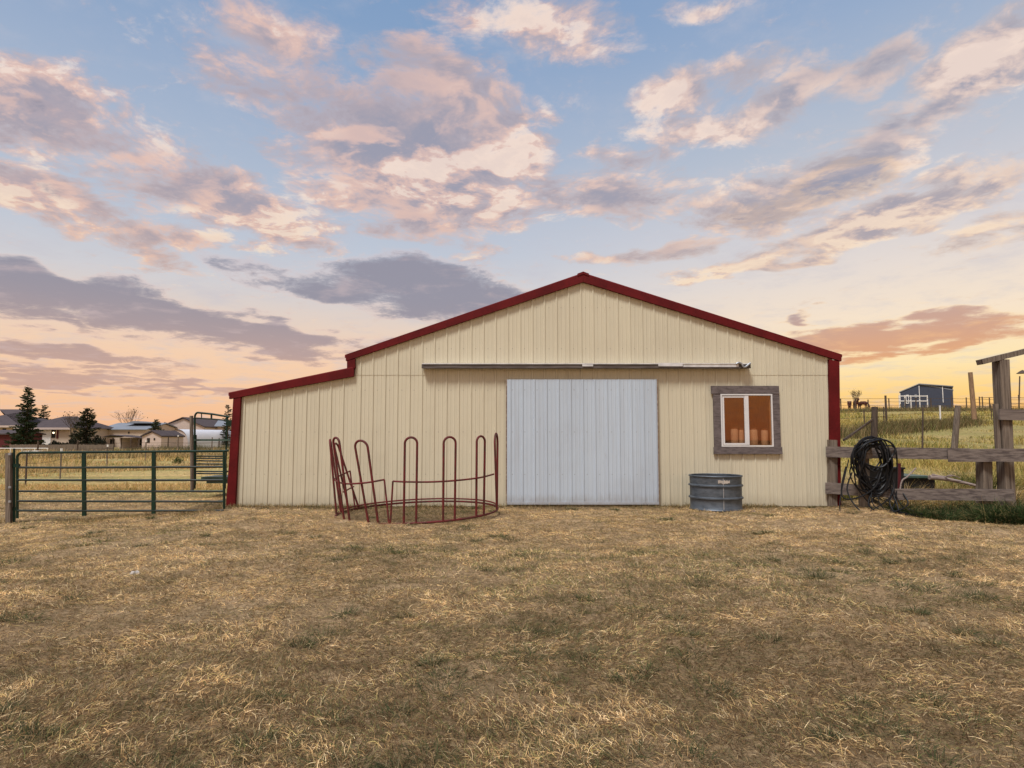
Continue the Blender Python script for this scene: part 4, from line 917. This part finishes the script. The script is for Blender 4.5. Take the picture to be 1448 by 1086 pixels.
# ------------------------------------------------------------------ trees
def quads_cloud(cent, size, colr, parent, name, thin=1.0, dirs=None):
    n = len(cent); a_ = nr.normal(size=(n, 3)); a_ /= np.linalg.norm(a_, axis=1, keepdims=True)
    if dirs is not None: a_ = dirs + a_ * .45; a_ /= np.linalg.norm(a_, axis=1, keepdims=True)
    b_ = np.cross(a_, nr.normal(size=(n, 3))); b_ /= np.linalg.norm(b_, axis=1, keepdims=True)
    s_ = (size * nr.uniform(.6, 1.4, n))[:, None]
    a_ = a_ * s_; b_ = b_ * s_ * thin
    V = np.stack([cent - a_ - b_ * .3, cent - b_, cent + a_, cent + b_], 1).reshape(-1, 3)
    Q = np.arange(4 * n).reshape(-1, 4)
    return np_mesh(name, V, Q, 'leaf', np.repeat(colr, 4, 0), parent=parent)
def conifer(lab, px, Y, top_py, half_px, base_py=None, dens=1.0, ragged=.25, shape=.85, green=(.028, .044, .020), name='spruce_tree', cat='tree', low=.06):
    x_ = flat(px, Y); z_ = gz(x_, Y); H = zy(top_py, Y) - z_; Rm = half_px / FPX * Y
    t_ = thing(name, lab, cat, (x_, Y, z_), 'trees among the far houses')
    obj('trunk', MB().tube([(x_, Y, z_ - .3), (x_ + .05, Y, z_ + H * .5), (x_, Y, z_ + H * .98)], .02 * H + .05, 8, taper=.02), 'bark', t_)
    C = []; Dr = []; br = MB(); nl = int(19 * dens)
    for k in range(nl):
        f = low + (1 - low) * k / (nl - .5); zz = z_ + H * f; rad = Rm * (1 - f) ** shape * (1 + .0) + .10
        for j in range(int(7 + 5 * (1 - f))):
            a_ = nr.uniform(0, 2 * math.pi); L = rad * nr.uniform(1 - ragged * 1.6, 1 + ragged * .5)
            if nr.random() < .10: continue
            d = np.array([math.cos(a_), math.sin(a_), -.12 + .35 * f]); p0 = np.array([x_, Y, zz + nr.uniform(-.08, .08)])
            br.tube([p0, p0 + d * L * .6, p0 + d * L], .018, 4)
            m = max(4, int(26 * L / (.25 * Rm + .8) * dens))
            tt = nr.uniform(.12, 1, m) ** .8
            sp = nr.normal(size=(m, 3)) * (.05 * Rm + .05) * (1.15 - tt)[:, None]; sp[:, 2] -= .05 * Rm * np.abs(nr.normal(size=m)) * .6
            C.append(p0 + d * (L * tt)[:, None] + sp + np.array([0, 0, 0.10 * L]) * (tt ** 2)[:, None]); Dr.append(np.tile(d, (m, 1)))
    C = np.concatenate(C); Dr = np.concatenate(Dr); n = len(C)
    col = np.array(green) * nr.uniform(.5, 1.9, (n, 1)) * np.array([1, 1, 1]); wsel = nr.random(n) < .12; col[wsel] = np.array((.06, .06, .02)) * nr.uniform(.7, 1.3, (wsel.sum(), 1))
    obj('branches', br, 'bark', t_)
    quads_cloud(C, .045 * Rm + .06, col, t_, 'crown', .35, Dr)
def bare_tree(lab, px, Y, top_py, half_px, seed):
    x_ = flat(px, Y); z_ = gz(x_, Y); H = zy(top_py, Y) - z_; Rm = half_px / FPX * Y; r = random.Random(seed)
    t_ = thing('bare_tree', lab, 'tree', (x_, Y, z_), 'trees among the far houses'); mb = MB(); tr_ = MB(); leaf = []
    tr_.tube([(x_, Y, z_ - .3), (x_, Y, z_ + H * .45)], .12, 7, taper=.08)
    def grow(p, d, L, w, dep):
        q = p + d * L; mb.tube([p, (p + q) / 2 + Vector((r.uniform(-.05, .05),) * 3) * L, q], w, 4, taper=w * .6)
        if dep == 0: leaf.append(q); return
        for _ in range(3): grow(q if _ else p.lerp(q, .7), (d + Vector((r.uniform(-.6, .6), r.uniform(-.6, .6), r.uniform(-.1, .4)))).normalized(), L * .72, w * .6, dep - 1)
    for k in range(5): grow(Vector((x_, Y, z_ + H * .3)), Vector((r.uniform(-1, 1) * Rm / H * 1.8, r.uniform(-.6, .6), 1)).normalized(), H * .28, .05, 3)
    obj('trunk', tr_, 'bark', t_); obj('branches', mb, 'bark', t_)
    C = np.array([tuple(q) for q in leaf]); C = C[::2] + nr.normal(size=(len(C[::2]), 3)) * .25
    quads_cloud(C, .10, np.array((.07, .055, .03)) * nr.uniform(.5, 1.5, (len(C), 1)), t_, 'crown', .5)
conifer('tall dark spruce in front of the dark roofed houses, the tallest tree', 36, 72, 547, 22, dens=1.5, ragged=.45, shape=.72)
conifer('round topped pine showing above the dark hip roof', 60, 100, 573, 13, dens=1.0, ragged=.3, shape=.45, name='pine_tree', low=.3)
conifer('broad ragged conifer right of the dark roofed house', 122, 74, 577, 22, dens=1.2, ragged=.4, shape=.55, green=(.028, .032, .017))
bare_tree('thin bare tree with reddish twigs left of the broad ragged conifer', 101, 80, 583, 12, 3)
bare_tree('nearly bare spiky tree above the long blue grey roof', 183, 106, 578, 12, 5)
conifer('low spreading dark conifer over the pinkish shed', 219, 80, 593, 17, dens=1.0, ragged=.35, shape=.7, name='pine_tree')
conifer('tiny round tree beside the slope of the large beige barn roof', 233.5, 112, 597, 5, dens=.6, name='pine_tree', shape=.4, low=.4)
conifer('dark conifer showing over the livestock chute beside the barn corner', 321, 88, 572, 11, dens=1.0, ragged=.3, shape=.5, green=(.028, .034, .018))
bare_tree('faint bare shrub behind the horses on the hilltop', 1210, 110, 552, 10, 9)
del [o for o in COL.objects if o.get('label', '').startswith('faint bare shrub')][0]['group']
# low dark shrubs round the houses
def shrub(lab, px, Y, w_px, h_px, col, n=500, name='shrub', size=.09):
    x_ = flat(px, Y); z_ = gz(x_, Y); w = w_px / FPX * Y / 2; h_ = h_px / FPX * Y
    t_ = thing(name, lab, 'shrub', (x_, Y, z_))
    a_ = nr.normal(size=(n, 3)); a_ /= np.linalg.norm(a_, axis=1, keepdims=True); rr_ = nr.uniform(.3, 1, n)[:, None] ** .5
    k = 1 + .35 * np.sin(a_[:, :1] * 5 + px) * np.cos(a_[:, 1:2] * 4)
    C = a_ * rr_ * k * np.array([w, w * .7, h_ * .55]) + np.array([x_, Y, z_ + h_ * .5])
    quads_cloud(C, size, np.array(col) * nr.uniform(.4, 1.8, (n, 1)), t_, 'foliage', .5)
    obj('stems', MB().tube([(x_, Y, z_ - .1), (x_ + .03, Y, z_ + h_ * .5)], .03, 5).tube([(x_, Y, z_ - .05), (x_ - w * .4, Y, z_ + h_ * .5)], .02, 5).tube([(x_, Y, z_ - .05), (x_ + w * .4, Y, z_ + h_ * .5)], .02, 5), 'bark', t_)
for i_, (lab, px, Y, w_, h_) in enumerate((('dark shrub in front of the pale lit wall', 78, 80, 14, 11), ('dark shrub in front of the pale house corner', 90, 80, 12, 8), ('dark bush below the broad conifer, on its left', 103, 72, 14, 16), ('dark bush at the right foot of the broad conifer', 140, 72, 18, 18))):
    shrub(lab, px, Y, w_, h_, (.018, .02, .012), 700, size=.12)
shrub('small green bush in the tall grass before the arched hut', 253, 34, 15, 9, (.09, .10, .035), 420, size=.05)

# ------------------------------------------------------------------ grass
def blades(name, P, L, wd_, az0, el0, bend, curl, tone, label_kind=None, mat_='blade', seg=3):
    """P (n,3) roots; strips of seg quads that start at elevation el0, bend down and curl sideways"""
    n = len(P); pts = [P]; a_, e_ = az0.copy(), el0.copy(); cur = P.copy()
    for k in range(seg):
        d = np.stack([np.cos(a_) * np.cos(e_), np.sin(a_) * np.cos(e_), np.sin(e_)], 1)
        cur = cur + d * (L / seg)[:, None]; pts.append(cur.copy()); e_ = e_ - bend; a_ = a_ + curl
    tw = nr.uniform(-.9, .9, n); side = np.stack([-np.sin(az0) * np.cos(tw), np.cos(az0) * np.cos(tw), np.sin(tw)], 1)
    V = np.empty((n, (seg + 1) * 2, 3), np.float32)
    for k, p_ in enumerate(pts):
        w = (wd_ * (1 - .85 * (k / seg) ** 1.5) * .5)[:, None]
        V[:, 2 * k] = p_ - side * w; V[:, 2 * k + 1] = p_ + side * w
    base = (np.arange(n) * (seg + 1) * 2)[:, None, None]
    q = np.array([[2 * k, 2 * k + 1, 2 * k + 3, 2 * k + 2] for k in range(seg)])[None]
    Q = (base + q).reshape(-1, 4)
    C = np.repeat(tone, (seg + 1) * 2, 0)
    o = np_mesh(name, V.reshape(-1, 3), Q, mat_, C)
    return o
STRAW = np.array([(.70, .48, .23), (.58, .385, .18), (.86, .66, .38), (.40, .245, .11), (.13, .075, .035), (.52, .40, .16)])
def palette(n, w, pal=STRAW): return pal[nr.choice(len(pal), n, p=np.array(w) / sum(w))] * nr.uniform(.75, 1.2, (n, 1))
# matted dry yard grass
n = 600000
u = nr.random(n); yb = (1.85 ** .6 + u * (16.5 ** .6 - 1.85 ** .6)) ** (1 / .6)
xb = (nr.random(n) * 2 - 1) * (.97 * yb + .8)
keep = ~((xb > xl - .05) & (xb < xr + .05) & (yb > YW - .02))
bare = vnoise(xb, yb, .9, 21) * .6 + vnoise(xb, yb, 2.7, 22) * .4
keep &= nr.random(n) > np.clip((bare - .60) * 4.5, 0, .6)
xb, yb = xb[keep], yb[keep]; n = len(xb)
gr = vnoise(xb, yb, .7, 5) * .5 + vnoise(xb, yb, 2.3, 6) * .35 + vnoise(xb, yb, 6.5, 7) * .15
P = np.stack([xb, yb, T(xb, yb) + nr.uniform(0, .012, n)], 1)
fl = vnoise(xb, yb, .8, 8) * 6.3
tone = palette(n, (5, 5, 3.0, 4, 3.2, 3)); gsel = nr.random(n) < np.clip((gr - .56) * 2.6, .02, .42)
tone[gsel] = palette(gsel.sum(), (3, 3, 2), np.array([(.17, .175, .065), (.25, .22, .085), (.09, .10, .04)]))
brn = (vnoise(xb, yb, 1.6, 12) * .6 + vnoise(xb, yb, 5, 13) * .4); tone *= (1.27 - .5 * brn)[:, None]
fdd = np.hypot((xb - at(591, 720, 10.0).x) / 1.3, (yb - 9.98) / 1.08); dk_ = np.maximum(sst(1.15, .8, fdd), sst(10.5, 11.05, yb) * (np.abs(xb) < 6.2)); tone *= (1 - .55 * dk_)[:, None]  # blades darkened to match: feeder dirt, painted contact shade by the wall
mot = vnoise(xb, yb * 1.6, 2.6, 61) * .30 + vnoise(xb, yb * 1.4, 6.7, 62) * .38 + vnoise(xb, yb * 1.3, 15, 63) * .32; tone *= np.clip(.60 + .92 * sst(.28, .74, mot), 0, 1.6)[:, None]; ol = nr.random(n) < .35 * sst(.52, .3, mot); tone[ol] = palette(ol.sum(), (2, 2), np.array([(.20, .17, .07), (.14, .13, .055)]))
near_dk = nr.random(n) < .42 * sst(7.5, 3.0, yb) * (.5 + brn); tone[near_dk] = palette(near_dk.sum(), (3, 2, 2), np.array([(.16, .095, .045), (.24, .15, .075), (.15, .13, .06)]))   # more dark brown blades towards the camera
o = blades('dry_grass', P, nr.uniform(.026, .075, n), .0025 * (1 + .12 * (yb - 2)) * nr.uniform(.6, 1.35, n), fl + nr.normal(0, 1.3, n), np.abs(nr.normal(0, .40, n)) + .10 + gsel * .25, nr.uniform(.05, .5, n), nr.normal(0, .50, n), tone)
tag(o, 'matted dry straw coloured grass covering the yard', 'grass', kind='stuff')
# green tufts
TX, TY = [], []
while len(TX) < 230:
    y_ = 2.0 + 9.0 * nr.random() ** 1.25; x_ = (nr.random() * 2 - 1) * (.95 * y_ + .4)
    g_ = float(vnoise(x_, y_, .7, 5)) * .5 + float(vnoise(x_, y_, 2.3, 6)) * .5
    if nr.random() < g_ * 1.1 - .28 and y_ < YW - .25: TX.append(x_); TY.append(y_)
PX, PY, AZ = [], [], []
for x_, y_ in zip(TX, TY):
    m = int(nr.uniform(25, 110)); rr_ = nr.uniform(.03, .11); a_ = nr.uniform(0, 2 * math.pi, m); q = rr_ * np.sqrt(nr.random(m))
    PX.append(x_ + q * np.cos(a_) * 1.5); PY.append(y_ + q * np.sin(a_)); AZ.append(a_ + nr.normal(0, .5, m))
PX, PY, AZ = map(np.concatenate, (PX, PY, AZ)); n = len(PX)
tone = palette(n, (4, 3, 3, 1.4), np.array([(.085, .10, .04), (.05, .062, .028), (.13, .135, .06), (.34, .27, .15)]))
o = blades('green_tufts', np.stack([PX, PY, T(PX, PY)], 1), nr.uniform(.04, .095, n), .0032 * (1 + .1 * (PY - 2)) * nr.uniform(.7, 1.2, n), AZ, nr.uniform(.35, 1.1, n), nr.uniform(.1, .5, n), nr.normal(0, .15, n), tone)
tag(o, 'dull green grass tufts scattered through the dry yard', 'grass', kind='stuff')
# taller grass fringe at the foot of the barn, gate and fence
def strip(n, f): return f(nr.random(n), nr.random(n))
q1 = 9000; xs = nr.uniform(xl - .3, xr + .2, q1); ys = YW - .03 - np.abs(nr.normal(0, .10, q1))
q2 = 6000; xs2 = nr.uniform(-10.5, -5.1, q2); ys2 = 10.5 + nr.normal(0, .16, q2)
XS, YS = np.concatenate([xs, xs2]), np.concatenate([ys, ys2]); n = len(XS)
kk = vnoise(XS, YS, 1.7, 31) > .42; ind = (XS > dl - .1) & (XS < dr + .1) & (nr.random(n) < .5) & (YS > YW - 1); kk &= ~ind; XS, YS = XS[kk], YS[kk]; n = len(XS)
tone = palette(n, (3, 3, 2, 2, 2, 3)) * .75; gs = nr.random(n) < .3; tone[gs] = np.array((.07, .075, .03)) * nr.uniform(.6, 1.4, (gs.sum(), 1))
o = blades('grass_fringe', np.stack([XS, YS, T(XS, YS)], 1), nr.uniform(.03, .11, n), nr.uniform(.003, .006, n), nr.uniform(0, 6.28, n), nr.uniform(.6, 1.45, n), nr.uniform(.05, .4, n), nr.normal(0, .2, n), tone)
tag(o, 'ragged grass fringe along the barn foot and under the gate', 'grass', kind='stuff')
# field grass: left field and hillside
n = 150000
side = nr.random(n) < .42
yy = np.where(side, 17, 12.4) + 58 * nr.random(n) ** 1.9
xx = np.where(side, -yy * nr.uniform(.42, 1.0, n), yy * nr.uniform(.50, 1.0, n))
band = vnoise(xx * .16, yy * .55, 1.0, 41) * .65 + vnoise(xx, yy, .6, 42) * .35
kp = (nr.random(n) < np.clip((band - .40) * 4, .06, 1)); xx, yy, band, side = xx[kp], yy[kp], band[kp], side[kp]; n = len(xx)
hgt = (.10 + .38 * np.clip((band - .45) * 3, 0, 1)) * nr.uniform(.5, 1.3, n)
hgt = np.where(side, hgt * np.clip((yy - 14) / 14, .25, .8), hgt)
tone = palette(n, (5, 4, 2, 2, 1, 3), np.array([(.78, .55, .25), (.68, .47, .20), (.85, .66, .36), (.48, .32, .14), (.26, .20, .08), (.52, .45, .16)]))
gs = nr.random(n) < np.clip((vnoise(xx * .2, yy, .5, 44) - .45) * 1.6, .05, .4); tone[gs] = np.array((.24, .24, .07)) * nr.uniform(.5, 1.5, (gs.sum(), 1))
tone *= np.where(side[:, None], np.array((.94, .88, .85)), np.array((.76, .80, .58)))
o = blades('tall_dry_grass', np.stack([xx, yy, T(xx, yy)], 1), hgt, (.004 + .0007 * yy) * nr.uniform(.7, 1.4, n), nr.uniform(0, 6.28, n), nr.uniform(.8, 1.5, n), nr.uniform(.02, .35, n), nr.normal(0, .2, n), tone)
tag(o, 'golden dry field grass beyond the gate and up the hillside', 'grass', kind='stuff')
# the darker tall strips crossing the hillside and left field
def band_strip(pa, pb, Ya, Yb, wdt, n, h, cols, lab, name='tall_weeds'):
    s_ = nr.random(n); xa_, xb_ = flat(pa, Ya), flat(pb, Yb)
    X_ = xa_ + (xb_ - xa_) * s_ + nr.normal(0, .3, n); Y_ = Ya + (Yb - Ya) * s_ + nr.normal(0, wdt, n)
    tone = palette(n, [1] * len(cols), np.array(cols))
    o = blades(name, np.stack([X_, Y_, T(X_, Y_)], 1), h * nr.uniform(.4, 1.25, n) * (.6 + .8 * vnoise(X_, Y_, .5, 51)), .003 * np.sqrt(Y_) * nr.uniform(.8, 1.8, n), nr.uniform(0, 6.28, n), nr.uniform(.9, 1.5, n), nr.uniform(.02, .25, n), nr.normal(0, .15, n), tone)
    tag(o, lab, 'weeds', kind='stuff')
DK = [(.15, .12, .055), (.24, .17, .08), (.11, .10, .04), (.36, .25, .12), (.18, .18, .06)]
GD = [(.76, .54, .25), (.62, .43, .20), (.44, .32, .15), (.80, .60, .32), (.30, .27, .11)]
band_strip(1150, 1375, 31, 46, .8, 12000, .62, DK, 'dark strip of tall weeds running across the hillside')
band_strip(1150, 1500, 72, 80, 1.5, 9000, .6, DK, 'dark strip of weeds along the hilltop')
band_strip(-40, 330, 25, 32, .8, 9000, .34, GD, 'strip of tall golden grass in the near left field')
band_strip(-40, 330, 38, 46, 1.5, 12000, .6, GD + DK[:2], 'brown strip of tall grass in the far left field')
band_strip(160, 345, 55, 66, 1.5, 6000, .7, [(.12, .12, .05), (.25, .19, .09), (.09, .09, .04)], 'greenish weeds in front of the far sheds')
# weeds behind and under the rail fence
def weed_patch(lab, spots, cols, n, h0, h1, name='weed_clump', cat='weeds', w=.012, stuff=False):
    PX, PY, A_ = [], [], []
    for (px, Y_, r_) in spots:
        x_ = flat(px, Y_); q = r_ * np.sqrt(nr.random(n)); a_ = nr.uniform(0, 6.283, n)
        PX.append(x_ + q * np.cos(a_)); PY.append(Y_ + q * np.sin(a_)); A_.append(a_)
    PX, PY, A_ = map(np.concatenate, (PX, PY, A_)); m = len(PX)
    o = blades(name, np.stack([PX, PY, T(PX, PY) - .01], 1), nr.uniform(h0, h1, m), w * nr.uniform(.5, 1.2, m), A_ + nr.normal(0, .6, m), nr.uniform(.7, 1.45, m), nr.uniform(.1, .5, m), nr.normal(0, .2, m), palette(m, [1] * len(cols), np.array(cols)), seg=4)
    tag(o, lab, cat, kind='stuff')
GN = [(.035, .06, .02), (.05, .085, .025), (.025, .04, .015), (.09, .12, .04), (.06, .07, .03)]
weed_patch('dark green weeds growing under the lower rail at the right edge', [(1262 + 11 * k, 10.6 - .085 * k + rnd.uniform(-.15, .15), .12 + .012 * k) for k in range(22)], GN + [(.26, .20, .09)], 200, .08, .36)
weed_patch('tallest green weeds in front of the rails at the far right edge', [(1385 + 9 * k, 9.4 - .045 * k + rnd.uniform(-.15, .12), .22) for k in range(12)], GN + [(.30, .24, .10)], 200, .16, .55)
weed_patch('bushy green grass clump between the leaning post and the tall gateway post', [(1380, 12.6, .22), (1392, 12.5, .25), (1370, 12.9, .2)], GN + [(.13, .14, .05)], 320, .35, .85)
weed_patch('yellow dry grass clumps standing behind the rails', [(1335 + rnd.uniform(-70, 90), 11.7 + rnd.uniform(-.4, .9), .3) for k in range(26)], GD + [(.42, .27, .08), (.5, .33, .10), (.10, .09, .04)], 110, .2, .62)
weed_patch('dark green weeds standing behind the rails beside the fallen branch', [(1325 + 9 * k, 11.2 + rnd.uniform(-.5, .5), .25) for k in range(17)], GN + [(.10, .08, .04)], 110, .15, .42)
weed_patch('tangled brown weeds in the field right beyond the rail fence', [(1200 + 11 * k + rnd.uniform(-6, 6), 13.6 + rnd.uniform(-.8, 2.2), .45) for k in range(26)], GD, 110, .2, .5)
